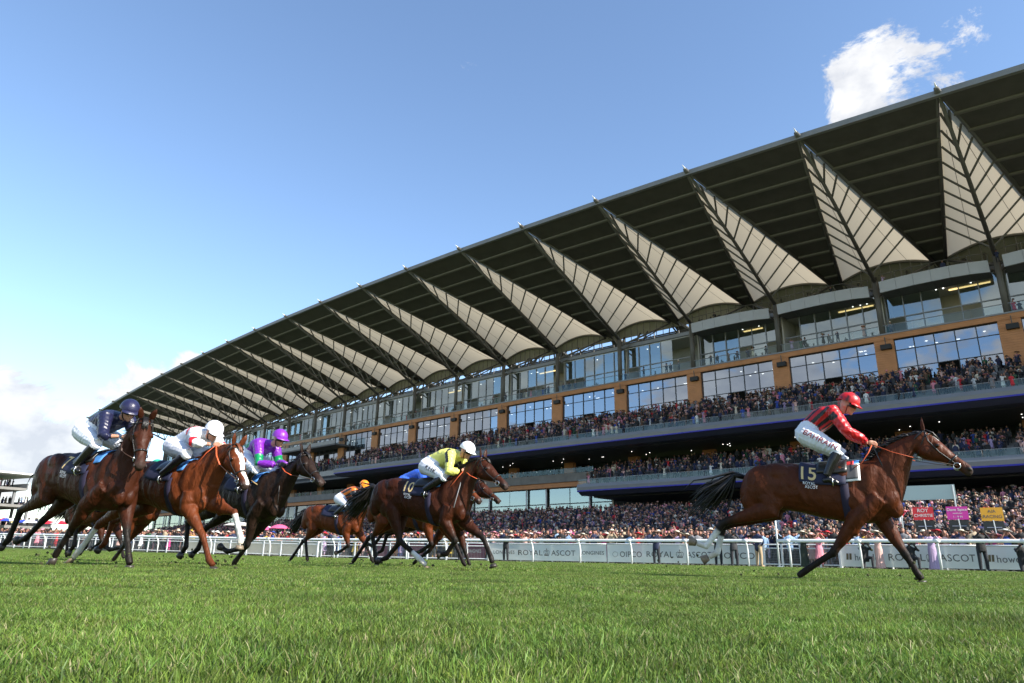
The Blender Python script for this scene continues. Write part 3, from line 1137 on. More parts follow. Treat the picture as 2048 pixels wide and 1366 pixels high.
def crown_geo(h):
    """Crown emblem drawn in outline: band, arches, centre bar, orb and cross."""
    g = MB()
    w = h * 0.62

    def stroke(pts, r):
        for a, c in zip(pts[:-1], pts[1:]):
            a, c = Vector((a[0], a[1], 0)), Vector((c[0], c[1], 0))
            n = Vector((-(c - a).y, (c - a).x, 0)).normalized() * r
            g.add([a - n, c - n, c + n, a + n], [(0, 1, 2, 3)])
    stroke([(-w * 0.75, 0), (w * 0.75, 0)], h * 0.035)
    stroke([(-w * 0.75, h * 0.13), (w * 0.75, h * 0.13)], h * 0.02)
    for k in range(-3, 4):
        stroke([(w * 0.23 * k, 0.0), (w * 0.23 * k, h * 0.13)], h * 0.03)
    for s in (-1, 1):
        stroke([(s * w * 0.72, h * 0.14), (s * w * 0.95, h * 0.42), (s * w * 0.85, h * 0.60), (s * w * 0.55, h * 0.68), (s * w * 0.15, h * 0.62), (0, h * 0.58)], h * 0.028)
        stroke([(s * w * 0.36, h * 0.14), (s * w * 0.50, h * 0.40), (s * w * 0.36, h * 0.60), (0, h * 0.60)], h * 0.018)
        stroke([(s * w * 0.30, h * 0.18), (s * w * 0.30, h * 0.34)], h * 0.03)
    stroke([(0, h * 0.14), (0, h * 1.0)], h * 0.028)
    stroke([(-w * 0.16, h * 0.84), (w * 0.16, h * 0.84)], h * 0.028)
    return g.v, g.f


def board(u_left, u_right, items, label, z0=0.10, z1=1.05, m=board_m, off=2.2):
    """A long banner from u_left (left end in the picture) to u_right; items: (kind, text, u from, u to, centre z, ink)."""
    root = empty('advertising_board', (0, 0, 0))
    tag(root, label, 'board', 'boards along the rail')
    n = max(2, int((u_left - u_right) / 0.7))
    g = MB()
    top = []
    for k in range(n + 1):
        u = u_left + (u_right - u_left) * k / n
        p, d = rail_p(u, off), rail_dir(u)
        gz = ground_z(*p)
        wob = 0.012 * math.sin(u * 2.3)
        for dz, dd in ((z0, 0), (z1 + wob, 0)):
            g.v.append((p[0] + d[1] * dd, p[1] - d[0] * dd, gz + dz))
        top.append((p[0], p[1], gz + z1 + 0.02))
    for k in range(n):
        g.f.append((k * 2, k * 2 + 1, k * 2 + 3, k * 2 + 2))
    g.m = [0] * len(g.f)
    bn = g.build('banner', m, root)
    MB().tube(top, 0.035, 6).build('top_rail', fence_m, root, True)
    for k in range(0, n + 1, 3):
        u = u_left + (u_right - u_left) * k / n
        p, d = rail_p(u, off + 0.10), rail_dir(u)
        gz = ground_z(*p)
        MB().box((p[0], p[1], gz + z1 / 2), (0.07, 0.07, z1)).build('post', fence_m, root)
    for kind, txt, ua, ub, zc, ink in items:
        if kind == 'text':
            v, f = text_geo(txt, 1.0, 1.06, 0.0)
            cap = 0.70
        elif kind == 'crown':
            v, f = crown_geo(1.0)
            v = np.array(v)[:, :2].copy()
            v[:, 0] -= v[:, 0].min()
            cap = 1.0
        elif kind == 'bars':
            v = np.array([(0, 0), (.4, 0), (.5, 1), (.1, 1), (.55, 0), (.95, 0), (1.05, 1), (.65, 1)], float)
            f = [(0, 1, 2, 3), (4, 5, 6, 7)]
            cap = 1.0
        elif kind == 'ring':
            v, f = [], []
            for j in range(24):
                a = 2 * math.pi * j / 24
                v += [(0.5 + 0.5 * math.cos(a), 0.5 + 0.5 * math.sin(a)), (0.5 + 0.36 * math.cos(a), 0.5 + 0.36 * math.sin(a))]
            for j in range(24):
                q = (j + 1) % 24
                f.append((2 * j, 2 * q, 2 * q + 1, 2 * j + 1))
            v = np.array(v)
            cap = 1.0
        hgt = txt if isinstance(txt, float) else None
        v = np.array(v, float)
        sx = (ua - ub) / max(v[:, 0].max(), 1e-6)
        H_ = {'text': 0.30, 'crown': 0.42, 'bars': 0.28, 'ring': 0.30}[kind]
        if kind == 'text' and txt in ('LONGINES',):
            H_ = 0.20
        sy = H_ / cap
        g = MB()
        for x, y in v:
            u = ua - x * sx
            p, d = rail_p(u, off - 0.012), rail_dir(u)
            g.v.append((p[0], p[1], ground_z(*p) + zc - H_ / 2 + y * sy))
        g.f = [tuple(q) for q in f]
        g.m = [0] * len(g.f)
        g.build('emblem' if kind in ('crown', 'ring', 'bars') else 'lettering', ink, bn)


def royal(ua, ub, uc, ud, ue, uf):
    return [('text', 'ROYAL', ua, ub, 0.55, ink_m), ('crown', '', uc, ud, 0.60, ink_m), ('text', 'ASCOT', ue, uf, 0.55, ink_m)]


board(32.65, 24.85, [('text', 'LONGINES', 32.30, 30.85, 0.56, ink_m)] + royal(30.60, 28.98, 28.92, 28.52, 28.40, 26.82) + [('text', 'LONGINES', 26.52, 25.00, 0.58, ink_m)],
      'pale board lettered ROYAL ASCOT between two watch maker names, behind the rail')
board(24.80, 16.35, [('ring', '', 24.50, 24.14, 0.52, ink_l), ('text', 'OIPCO', 24.03, 22.74, 0.53, ink_m)] + royal(22.46, 20.94, 20.80, 20.38, 20.23, 18.89) + [('ring', '', 18.75, 18.40, 0.52, ink_l), ('text', 'OIPCO', 18.29, 16.77, 0.53, ink_m)],
      'pale board with ROYAL ASCOT at its middle, beside the gap in the rail')
board(12.75, 7.05, [('bars', '', 12.52, 12.27, 0.55, ink_g), ('text', 'howden', 12.14, 10.96, 0.53, ink_m)] + royal(10.73, 9.26, 9.22, 8.92, 8.70, 7.35),
      'pale board lettered ROYAL ASCOT under the leading horse forelegs')
board(7.0, -7.0, [('bars', '', 6.89, 6.66, 0.55, ink_g), ('text', 'howden', 6.58, 5.36, 0.53, ink_m)] + royal(5.0, 3.6, 3.5, 3.2, 3.0, 1.6), 'pale board running out of view at the right edge')
mar = mat('maroon_banner', (0.16, 0.03, 0.06), 0.6)
cream_b = mat('cream_banner', (0.58, 0.55, 0.46), 0.6)
board(34.5, 32.9, [('text', 'LONGINES', 34.3, 33.2, 0.60, ink_l)], 'short maroon board beside the crouching photographer', m=mar)
board(60.5, 46.6, [], 'plain cream board behind the dark brown horse', m=cream_b)
for k, (a, c) in enumerate(((41.5, 40.6), (38.6, 37.6))):
    board(a, c, [], ['narrow maroon banner on the mesh fence under the bay horse', 'narrow maroon banner on the mesh fence near the number 10 horse'][k], m=mar)


def mesh_fence(ua, ub, label, off=2.2, step=1.6):
    """White post-and-rail fence with a grid of wires."""
    root = empty('mesh_fence', (0, 0, 0))
    tag(root, label, 'fence', 'white mesh fences')
    n = max(1, int(round((ua - ub) / step)))
    wires = MB()
    for k in range(n + 1):
        u = ua + (ub - ua) * k / n
        p, d = rail_p(u, off), rail_dir(u)
        gz = ground_z(*p)
        MB().box((p[0], p[1], gz + 0.55), (0.09, 0.09, 1.12), math.atan2(d[1], d[0])).build('post', fence_m, root)
        if k < n:
            u2 = ua + (ub - ua) * (k + 1) / n
            q = rail_p(u2, off)
            gq = ground_z(*q)
            for z in (1.08, 0.90, 0.14):
                MB().tube([(p[0], p[1], gz + z), (q[0], q[1], gq + z)], 0.035, 6).build('rail_bar', fence_m, root)
            for j in range(9):
                z = 0.2 + 0.075 * j
                wires.tube([(p[0], p[1], gz + z), (q[0], q[1], gq + z)], 0.006, 3)
            for j in range(1, 14):
                w = j / 14
                x, y = p[0] + (q[0] - p[0]) * w, p[1] + (q[1] - p[1]) * w
                wires.tube([(x, y, gz + 0.15), (x, y, gz + 0.88)], 0.006, 3)
    wires.build('wire_grid', mat('galvanised_wire', (0.35, 0.36, 0.37), 0.4, metal=0.6), root)['kind'] = 'stuff'


mesh_fence(46.5, 32.7, 'white fence with wire mesh behind the number 10 horse')
mesh_fence(16.3, 12.8, 'white slatted barrier in the gap behind the white pole', step=0.9)
mesh_fence(108, 60.6, 'white panelled fence along the far left of the track', step=2.4)
mesh_fence(60.6, 46.6, 'white fence rails in front of the cream board', off=1.9, step=1.7)

# bookmakers' pitches
navy_box = mat('navy_pitch_box', (0.02, 0.035, 0.13), 0.6)


def bookmaker(u, col, lines, label, cols, off=6.0, z=2.68, w=0.90, h=0.62):
    p = rail_p(u, off)
    ang = math.atan2(rail_dir(u)[1], rail_dir(u)[0]) + math.pi
    root = empty('bookmaker_stand', (p[0], p[1], 0), ang + 0.12)
    tag(root, label, 'sign', 'bookmakers stands')
    m = mat('sign_%s' % lines[0].lower().replace(' ', '_').replace('/', '_'), col, 0.5)
    sg = MB().box((0, 0, z), (w, 0.05, h)).build('sign_board', m, root)
    for k, (txt, sz, cz) in enumerate(lines[1]):
        v, f = text_geo(txt, sz, 1.0, 0.012)
        g = MB()
        wd = v[:, 0].max()
        for x, y in v:
            g.v.append((x - wd / 2, -0.032, z + cz + y))
        g.f = list(f)
        g.m = [0] * len(f)
        g.build('lettering', cols, sg)
    MB().box((0, 0.03, z - 0.62), (w * 0.92, 0.06, 0.56)).build('price_display', mat('black_display', (0.015, 0.015, 0.017), 0.3), root)
    MB().tube([(0.03, -0.06, z - 0.95), (0.0, -0.06, z - 0.28)], 0.028, 6).build('stand_pole', steel_m, root)
    MB().tube([(-0.3, -0.06, z - 0.62), (0.3, -0.06, z - 0.62)], 0.022, 6).build('cross_bar', steel_m, root)
    MB().box((0.0, 0.0, 0.85), (0.78, 0.6, 1.55)).build('pitch_box', navy_box, root)
    return root


steel_m = mat('galvanised_tube', (0.45, 0.46, 0.47), 0.35, metal=0.8)
bookmaker(9.30, (0.55, 0.02, 0.03), ('roy', [('ROY', 0.24, 0.07), ('CHRISTIE', 0.20, -0.16)]), 'red bookmaker sign lettered ROY CHRISTIE above the crowd', white_m)
bookmaker(7.85, (0.55, 0.03, 0.30), ('dave', [('Dave Spice', 0.19, 0.10), ('established', 0.09, -0.04), ('1 - 9 91', 0.13, -0.22)]), 'pink bookmaker sign above a navy stand box', white_m)
bookmaker(6.39, (0.66, 0.33, 0.02), ('aa', [('A/A', 0.20, 0.07), ('RACING', 0.21, -0.18)]), 'amber bookmaker sign lettered RACING at the right', ink_m, z=2.60)
# pale glazed canopy screen behind the red sign
p = rail_p(9.6, 16.0)
sc_r = empty('glazed_screen', (p[0], p[1], 0), math.atan2(rail_dir(9)[1], rail_dir(9)[0]))
tag(sc_r, 'pale glazed screen standing above the crowd behind the red sign', 'screen')
MB().box((0, 0, 4.55), (3.2, 0.08, 0.88)).build('glass', mat('pale_green_glass', (0.42, 0.52, 0.49), 0.2), sc_r)
for x in (-1.5, 1.5):
    MB().tube([(x, 0.08, 0), (x, 0.08, 4.95)], 0.05, 6).build('leg', steel_m, sc_r)


# umbrellas over the far crowd
def umbrella(u, off, z, cols, label, r=0.75):
    p = rail_p(u, off)
    root = empty('umbrella', (p[0], p[1], ground_z(*p)), rng.uniform(0, 1))
    tag(root, label, 'umbrella', 'umbrellas held up in the crowd')
    for k in range(8):
        g = MB()
        a0, a1 = 2 * math.pi * k / 8, 2 * math.pi * (k + 1) / 8
        for j in range(5):
            w = j / 4
            zz = z - 0.34 * w * w
            g.v += [(r * w * math.cos(a0), r * w * math.sin(a0), zz), (r * w * math.cos(a1) * 1.0, r * w * math.sin(a1), zz), (r * w * 0.97 * math.cos((a0 + a1) / 2) * 0.97, r * w * 0.97 * math.sin((a0 + a1) / 2) * 0.97, zz + 0.02 * w)]
        for j in range(4):
            q = j * 3
            g.f += [(q, q + 2, q + 5, q + 3), (q + 2, q + 1, q + 4, q + 5)]
        g.m = [0] * len(g.f)
        c = cols[k % len(cols)]
        g.build('panel', mat('umbrella_%.2f_%.2f_%.2f' % c, c, 0.6), root)
    MB().tube([(0, 0, z - 1.1), (0, 0, z + 0.08)], 0.012, 5).build('shaft', steel_m, root)


W_, R_, Bl_, Y_, P_ = (0.75, 0.75, 0.75), (0.6, 0.02, 0.04), (0.03, 0.06, 0.4), (0.72, 0.5, 0.02), (0.62, 0.10, 0.22)
umbrella(93.1, 6.0, 2.95, [R_, Bl_, W_, W_], 'red, white and blue umbrella at the left edge of the crowd', 1.15)
umbrella(91.0, 6.4, 2.82, [Y_, Bl_], 'yellow and blue umbrella beside the white one at far left', 1.2)
umbrella(89.2, 6.0, 2.78, [W_, Bl_, W_], 'white umbrella with blue panels at far left', 1.05)
umbrella(86.0, 6.0, 2.68, [R_], 'plain red umbrella behind the navy jockey horse legs', 0.9)
umbrella(83.9, 6.0, 2.68, [R_, W_], 'red and white umbrella behind the navy jockey horse', 1.1)
umbrella(54.6, 4.6, 2.25, [P_, W_, P_], 'pink and white umbrella near the dark brown horse forelegs', 0.8)
umbrella(53.6, 5.0, 2.40, [P_], 'plain rose pink umbrella near the dark brown horse forelegs', 0.85)
umbrella(62.5, 9.0, 2.75, [(0.70, 0.66, 0.58)], 'cream parasol behind the chestnut horse white foreleg', 1.5)

# low far stand at the left edge, beyond the end of the great one
FS = empty('far_stand', (-135.0, 186.0, 0), math.radians(150))
tag(FS, 'small far grandstand with two tiers of people at the left edge', 'grandstand')
for k, (z, y) in enumerate(((5.5, 0), (10.2, 3.5), (14.0, 7.0))):
    MB().box((0, y + 4, z - 0.3), (56, 10, 0.6)).build('tier_floor', conc_m, FS)
    MB().box((0, y - 1.1, z + 0.35), (56, 0.3, 1.5)).build('parapet', grey_m, FS)
    for q in range(9):
        MB().box((-27 + 6.75 * q, y + 1.0, z - 2.3), (0.5, 0.5, 4.0)).build('post', brown_m if k == 0 else grey_m, FS)
MB().box((0, 14, 9), (56, 0.5, 12.5)).build('back_wall', dark_m, FS)
MB().box((0, 9.0, 17.2), (57, 13, 0.35)).build('roof', fence_m, FS)
for q in range(12):
    MB().box((-25.5 + 4.6 * q, 3.0, 3.0), (4.2, 0.1, 4.4)).build('pane', gal_m, FS)
# ------------------------------------------------------------------ people
PAL = {'navy': (0.012, 0.018, 0.055), 'black': (0.010, 0.010, 0.011), 'charcoal': (0.035, 0.036, 0.040), 'grey': (0.16, 0.16, 0.17), 'pale blue': (0.28, 0.42, 0.60),
       'white': (0.72, 0.71, 0.69), 'cream': (0.62, 0.54, 0.42), 'pink': (0.62, 0.22, 0.28), 'blush': (0.62, 0.38, 0.34), 'red': (0.50, 0.02, 0.03), 'green': (0.02, 0.085, 0.04),
       'yellow': (0.62, 0.42, 0.05), 'lilac': (0.38, 0.28, 0.44), 'royal blue': (0.03, 0.07, 0.33), 'orange': (0.60, 0.20, 0.06), 'magenta': (0.50, 0.02, 0.20), 'dark green': (0.016, 0.026, 0.016), 'brown': (0.11, 0.06, 0.035), 'beige': (0.38, 0.29, 0.19)}
cl_o = mat('spectator_clothes', objcol=True, rough=0.75, bump=(14, 0.4, 0.02))
hat_o = mat('spectator_hat', objcol=True, rough=0.7)
sk_o = mat('spectator_skin', (0.31, 0.145, 0.095), 0.55)
hair_o = mat('spectator_hair', (0.06, 0.035, 0.02), 0.6)
shirt_o = mat('white_shirt', (0.70, 0.70, 0.70), 0.7)
trs_o = mat('dark_trousers', (0.018, 0.019, 0.024), 0.8)
cam_o = mat('camera_black', (0.012, 0.012, 0.012), 0.4)


def person_mesh(kind, arms, voxel=0.024, seed=0):
    """One continuous figure facing local -Y, feet at z = 0. Slots: clothes, skin, hair, shirt, trousers."""
    r = random.Random(seed)
    mb, bones, tg = MB(), [], []

    def limb(pts, rad, tags):
        mb.tube(pts, rad, 8)
        for i in range(len(pts) - 1):
            bones.append((pts[i], pts[i + 1], rad[i], rad[i + 1]))
            tg.append(tags[i])
    kneel = kind == 'kneel'
    dz = -0.46 if kneel else 0.0
    man = kind in ('suit', 'kneel', 'casual')
    if kneel:
        limb([(0.10, 0.0, 0.50), (0.13, -0.42, 0.50), (0.13, -0.40, 0.08)], [0.10, 0.075, 0.055], ['trousers'] * 2)
        limb([(-0.10, 0.0, 0.50), (-0.12, -0.10, 0.07), (-0.12, 0.32, 0.06)], [0.10, 0.075, 0.055], ['trousers'] * 2)
        mb.ell((0.13, -0.47, 0.05), (0.05, 0.12, 0.05), 8, 6)
    elif man or kind == 'short':
        for s in (-1, 1):
            st = 0.02 * s
            lt = 'trousers' if man else 'skin'
            limb([(0.095 * s, 0.02, 0.92), (0.105 * s + st, -0.01, 0.50), (0.11 * s + st, 0.02, 0.10)], [0.100, 0.078 if man else 0.06, 0.062 if man else 0.042], [lt, lt])
            mb.ell((0.115 * s + st, -0.06, 0.045), (0.045, 0.13, 0.045), 8, 6)
    if kind in ('dress', 'short', 'long'):
        hem, hw = {'dress': (0.42, 0.25), 'short': (0.55, 0.22), 'long': (0.05, 0.215)}[kind]
        if kind == 'dress':
            for s in (-1, 1):
                limb([(0.08 * s, 0, 0.6), (0.09 * s, 0.0, 0.28), (0.09 * s, 0.02, 0.06)], [0.05, 0.05, 0.036], ['skin', 'skin'])
        secs = []
        for z, w in ((hem, hw), (hem + 0.4 * (0.98 - hem), hw * 0.80), (0.90, 0.175), (1.04, 0.135), (1.22, 0.155), (1.34, 0.15), (1.40, 0.09)):
            wv = 1 + 0.04 * r.uniform(-1, 1)
            secs.append(((0, 0.62 * w * wv, z), (0, -0.62 * w * wv, z), w * wv, (1, 0, 0)))
        mb.add(*loft(secs, 12, 2.0))
        bones.append(((0, 0, hem), (0, 0, 0.9), hw, 0.17))
        tg.append('clothes')
        bones.append(((0, 0, 0.9), (0, 0, 1.34), 0.15, 0.12))
        tg.append('clothes')
    else:
        secs = []
        for z, w, dth in ((0.78, 0.185, 0.125), (0.92, 0.19, 0.13), (1.08, 0.175, 0.12), (1.28, 0.205, 0.135), (1.40, 0.20, 0.115), (1.46, 0.10, 0.08)):
            secs.append(((0, dth, z + dz), (0, -dth, z + dz), w, (1, 0, 0)))
        mb.add(*loft(secs, 12, 2.3))
        bones.append(((0, 0, 0.85 + dz), (0, 0, 1.38 + dz), 0.16, 0.15))
        tg.append('clothes')
        bones.append(((0, -0.10, 1.12 + dz), (0, -0.11, 1.42 + dz), 0.012, 0.045))
        tg.append('shirt' if kind != 'casual' else 'clothes')
    hz = 1.60 + dz
    limb([(0, 0.01, 1.40 + dz), (0, 0, 1.50 + dz)], [0.055, 0.05], ['skin'])
    mb.ell((0, 0, hz), (0.078, 0.095, 0.115), 10, 8)
    mb.ell((0, -0.095, hz - 0.02), (0.016, 0.02, 0.024), 6, 5)
    bones.append(((0, -0.03, hz - 0.06), (0, -0.03, hz + 0.02), 0.075, 0.08))
    tg.append('skin')
    mb.ell((0, 0.025, hz + 0.035), (0.092, 0.095, 0.105), 10, 8)
    bones.append(((0, 0.05, hz + 0.06), (0, 0.06, hz - (0.0 if man else 0.05)), 0.092, 0.085))
    tg.append('hair')
    if not man:
        limb([(0, 0.07, hz + 0.02), (0, 0.10, hz - 0.12), (0, 0.10, hz - 0.24)], [0.085, 0.07, 0.045], ['hair', 'hair'])
    slv = 'clothes' if man or r.random() < 0.4 else 'skin'
    for s in (-1, 1):
        sh = (0.205 * s if man else 0.165 * s, 0.0, 1.38 + dz)
        a = arms if isinstance(arms, str) else arms[0 if s < 0 else 1]
        if a == 'up':
            el, ha = (0.30 * s, -0.06, 1.60 + dz), (0.25 * s, -0.14, 1.90 + dz)
        elif a == 'face':
            el, ha = (0.27 * s, -0.22, 1.28 + dz), (0.075 * s, -0.22, 1.56 + dz)
        elif a == 'clap':
            el, ha = (0.27 * s, -0.10, 1.12 + dz), (0.05 * s, -0.30, 1.25 + dz)
        elif a == 'hip':
            el, ha = (0.36 * s, 0.05, 1.12 + dz), (0.20 * s, -0.02, 0.96 + dz)
        else:
            el, ha = (0.26 * s, 0.02, 1.10 + dz), (0.25 * s, -0.08, 0.86 + dz)
        mid = tuple((el[i] + ha[i]) / 2 for i in range(3))
        limb([sh, el, mid, ha], [0.062, 0.050, 0.042, 0.034], [slv, slv, slv if man else 'skin'])
        mb.ell(ha, (0.034, 0.034, 0.05), 8, 6)
        bones.append((ha, (ha[0], ha[1], ha[2] + 0.01), 0.04, 0.04))
        tg.append('skin')
    me = organic(mb, voxel, 1)
    co = mesh_co(me)
    idx, _ = seg_score(co, bones)
    if kind in ('dress', 'long'):      # the skirt hangs in folds
        an = np.arctan2(co[:, 1], co[:, 0])
        k = np.clip((0.92 - co[:, 2]) / 0.5, 0, 1) * (np.hypot(co[:, 0], co[:, 1]) > 0.10)
        f = 1 + k * (0.075 * np.sin(9 * an + 2.0 * np.sin(co[:, 2] * 5)) + 0.05 * np.sin(5 * an + 1.3))
        new = co.copy()
        new[:, 0] *= f
        new[:, 1] *= f
        me.vertices.foreach_set('co', new.ravel())
        me.update()
    slot = {'clothes': 0, 'skin': 1, 'hair': 2, 'shirt': 3, 'trousers': 4}
    vs = np.array([slot[q] for q in tg])[idx]
    first = np.array([p.vertices[0] for p in me.polygons])
    me.polygons.foreach_set('material_index', vs[first].astype(np.int32))
    return me


def hat_geo(kind):
    """Hat for a head centred at the origin: verts, faces."""
    g = MB()

    def lathe(prof, tilt=0.0, off=(0, 0, 0), n=14):
        k = len(prof)
        M = Matrix.Rotation(tilt, 3, 'Y') @ Matrix.Rotation(-0.12, 3, 'X')
        vs, fs = [], []
        for r_, z in prof:
            for j in range(n):
                a = 2 * math.pi * j / n
                vs.append(Vector(off) + M @ Vector((r_ * math.cos(a), r_ * 1.12 * math.sin(a), z)))
        for i in range(k - 1):
            for j in range(n):
                q = (j + 1) % n
                fs.append((i * n + j, i * n + q, (i + 1) * n + q, (i + 1) * n + j))
        fs.append(tuple((k - 1) * n + j for j in range(n)))
        g.add(vs, fs)
    if kind == 'top hat':
        lathe([(0.10, 0.05), (0.165, 0.062), (0.165, 0.070), (0.104, 0.066), (0.100, 0.14), (0.108, 0.215), (0.0, 0.22)])
    elif kind == 'straw hat':
        lathe([(0.10, 0.045), (0.19, 0.050), (0.19, 0.060), (0.105, 0.062), (0.098, 0.12), (0.07, 0.15), (0.0, 0.15)])
    elif kind == 'wide brimmed hat':
        lathe([(0.09, 0.05), (0.27, 0.035), (0.28, 0.050), (0.11, 0.075), (0.09, 0.13), (0.0, 0.145)], 0.22)
    elif kind == 'fascinator':
        lathe([(0.0, 0.10), (0.13, 0.115), (0.13, 0.125), (0.05, 0.14), (0.0, 0.15)], 0.45, (0.03, -0.02, 0.02))
        g.tube([(0.08, 0.0, 0.13), (0.13, 0.03, 0.24), (0.10, 0.08, 0.31)], [0.012, 0.010, 0.002], 5)
        g.tube([(0.08, 0.0, 0.13), (0.05, 0.03, 0.23), (-0.03, 0.06, 0.27)], [0.012, 0.010, 0.002], 5)
    elif kind == 'cap':
        lathe([(0.098, 0.03), (0.098, 0.07), (0.07, 0.125), (0.0, 0.14)])
        g.add([(-0.07, -0.10, 0.045), (0.07, -0.10, 0.045), (0.06, -0.19, 0.03), (-0.06, -0.19, 0.03)], [(0, 1, 2, 3)])
    return g


HATS = {k: hat_geo(k).mesh('hat', hat_o, True) for k in ('top hat', 'straw hat', 'wide brimmed hat', 'fascinator', 'cap')}
for me in HATS.values():
    me.transform(Matrix.Translation((0, 0, 1.60)))
SLOTS = [cl_o, sk_o, hair_o, shirt_o, trs_o]
BODIES = {}
for kind, arms in (('suit', 'down'), ('suit', 'clap'), ('suit', 'face'), ('suit', 'up'), ('dress', 'down'), ('dress', 'clap'), ('dress', 'up'), ('dress', 'face'), ('short', 'face'), ('long', 'face'), ('long', 'hip'), ('kneel', 'face'), ('casual', 'clap'), ('casual', 'hip')):
    me = person_mesh(kind, arms, 0.024, len(BODIES))
    for m in SLOTS:
        me.materials.append(m)
    BODIES[(kind, arms)] = me


def person(kind, arms, pos, face, col, hat, hatcol, label, group, scale=1.0, parts=()):
    o = link('person', BODIES[(kind, arms)])
    o.location = pos
    o.rotation_euler = (0, 0, face)
    o.scale = (scale, scale, scale)
    o.color = (*PAL[col], 1)
    tag(o, label, 'person', group)
    if hat:
        h = link('hat', HATS[hat], o)
        h.color = (*PAL[hatcol], 1)
        if kind == 'kneel':
            h.location = (0, 0, -0.46)
    if 'camera' in parts:
        dz = -0.46 if kind == 'kneel' else 0
        g = MB().box((0, -0.24, 1.57 + dz), (0.15, 0.08, 0.11))
        g.tube([(0, -0.27, 1.57 + dz), (0, -0.52, 1.555 + dz)], [0.045, 0.055], 10)
        g.build('camera', cam_o, o)
    if 'trousers' in parts:
        pass
    return o


def facing(u, turn=0.0):
    d = rail_dir(u)
    # local -Y looks across the rail to the track
    return math.atan2(d[1], d[0]) + math.pi + turn


# --- people between the rail and the boards
def at_rail(u, off=1.3):
    p = rail_p(u, off)
    return (p[0], p[1], ground_z(*p))


G1 = 'people between the rail and the boards'
person('suit', 'clap', at_rail(30.95), facing(31), 'black', 'top hat', 'black', 'man in a black suit and hat standing before the board left of the crown', G1)
person('kneel', 'face', at_rail(34.1), facing(34, 0.5), 'black', None, None, 'photographer in dark clothes kneeling by the short maroon board', G1, parts=('camera',))
person('suit', 'face', at_rail(21.56), facing(21, 0.1), 'navy', 'straw hat', 'brown', 'man in a navy suit raising a camera over the letters of the middle board', G1, parts=('camera',))
person('suit', 'clap', at_rail(18.3), facing(18, 0.4), 'black', 'top hat', 'black', 'photographer in black beside the white hind hooves of the leader', G1)
person('suit', 'face', at_rail(17.5), facing(17, 0.5), 'charcoal', 'cap', 'black', 'photographer in charcoal with a long lens near the gap in the rail', G1, parts=('camera',))
pb = person('casual', 'hip', at_rail(16.2, 0.9), facing(16, math.pi * 0.85), 'navy', 'cap', 'navy', 'man in navy top and beige trousers with his back to the track', G1, 1.04)
person('long', 'face', at_rail(14.2), facing(14, 0.4), 'dark green', 'wide brimmed hat', 'cream', 'woman in a dark green dress lifting a camera beside the white pole', G1, 0.98, ('camera',))
person('dress', 'face', at_rail(13.5), facing(13.5, 0.5), 'pink', 'fascinator', 'pink', 'woman in a pink patterned dress next to the green dress', G1, 0.98)
person('kneel', 'face', at_rail(11.6), facing(11.6, 0.6), 'black', 'cap', 'grey', 'photographer sitting low in black and white in front of the board', G1, parts=('camera',))
person('long', 'face', at_rail(11.0), facing(11, 0.2), 'blush', 'wide brimmed hat', 'cream', 'woman in a blush pleated skirt in front of the letters', G1, 0.98, ('camera',))
person('kneel', 'face', at_rail(9.75), facing(9.7, 0.5), 'black', 'top hat', 'black', 'man in a black suit crouching behind the leader foreleg', G1, parts=('camera',))
person('long', 'face', at_rail(8.9), facing(8.9, 0.3), 'lilac', None, None, 'woman in a long lilac dress photographing beside the crown emblem', G1, 1.0, ('camera',))
person('suit', 'face', at_rail(7.08), facing(7, 0.4), 'black', None, None, 'man in a black suit photographing at the right end of the board', G1, 1.03, ('camera',))
person('kneel', 'face', at_rail(5.7), facing(5.7, 0.3), 'black', None, None, 'photographer crouching at the right edge of the view', G1, parts=('camera',))
bt = mat('beige_trousers', (0.42, 0.31, 0.19), 0.8)
pb.data = pb.data.copy()
pb.data.materials[4] = bt

# --- the front of the crowd, each person an object of its own
ZONES = [(4.5, 'at the right edge'), (8.0, 'near the bookmaker signs'), (11.0, 'below the red sign'), (14.6, 'behind the leader forelegs'), (17.5, 'around the white pole'),
         (21.0, 'behind the leader hindlegs'), (25.5, 'behind the middle board'), (29.0, 'behind the crown board'), (33.5, 'beside the maroon board'), (40.0, 'behind the yellow jockey'),
         (47.0, 'behind the orange jockey'), (56.0, 'by the pink umbrellas'), (66.0, 'behind the chestnut horse'), (80.0, 'behind the leftmost horses'), (200, 'under the far umbrellas')]
ROWN = ['in the front row', 'in the second row', 'in the third row', 'in the fourth row']
WOMEN = ['white', 'cream', 'pink', 'blush', 'red', 'green', 'yellow', 'lilac', 'royal blue', 'orange', 'magenta', 'pale blue', 'black', 'white', 'blush', 'pink']
MEN = ['navy', 'black', 'charcoal', 'grey', 'navy', 'black', 'pale blue', 'beige', 'navy']
seen = {}
made = 0
rows = [(2.75, 0.52, -5.0, 64.0), (3.35, 0.58, -5.0, 58.0), (4.05, 0.85, -3.0, 44.0)]
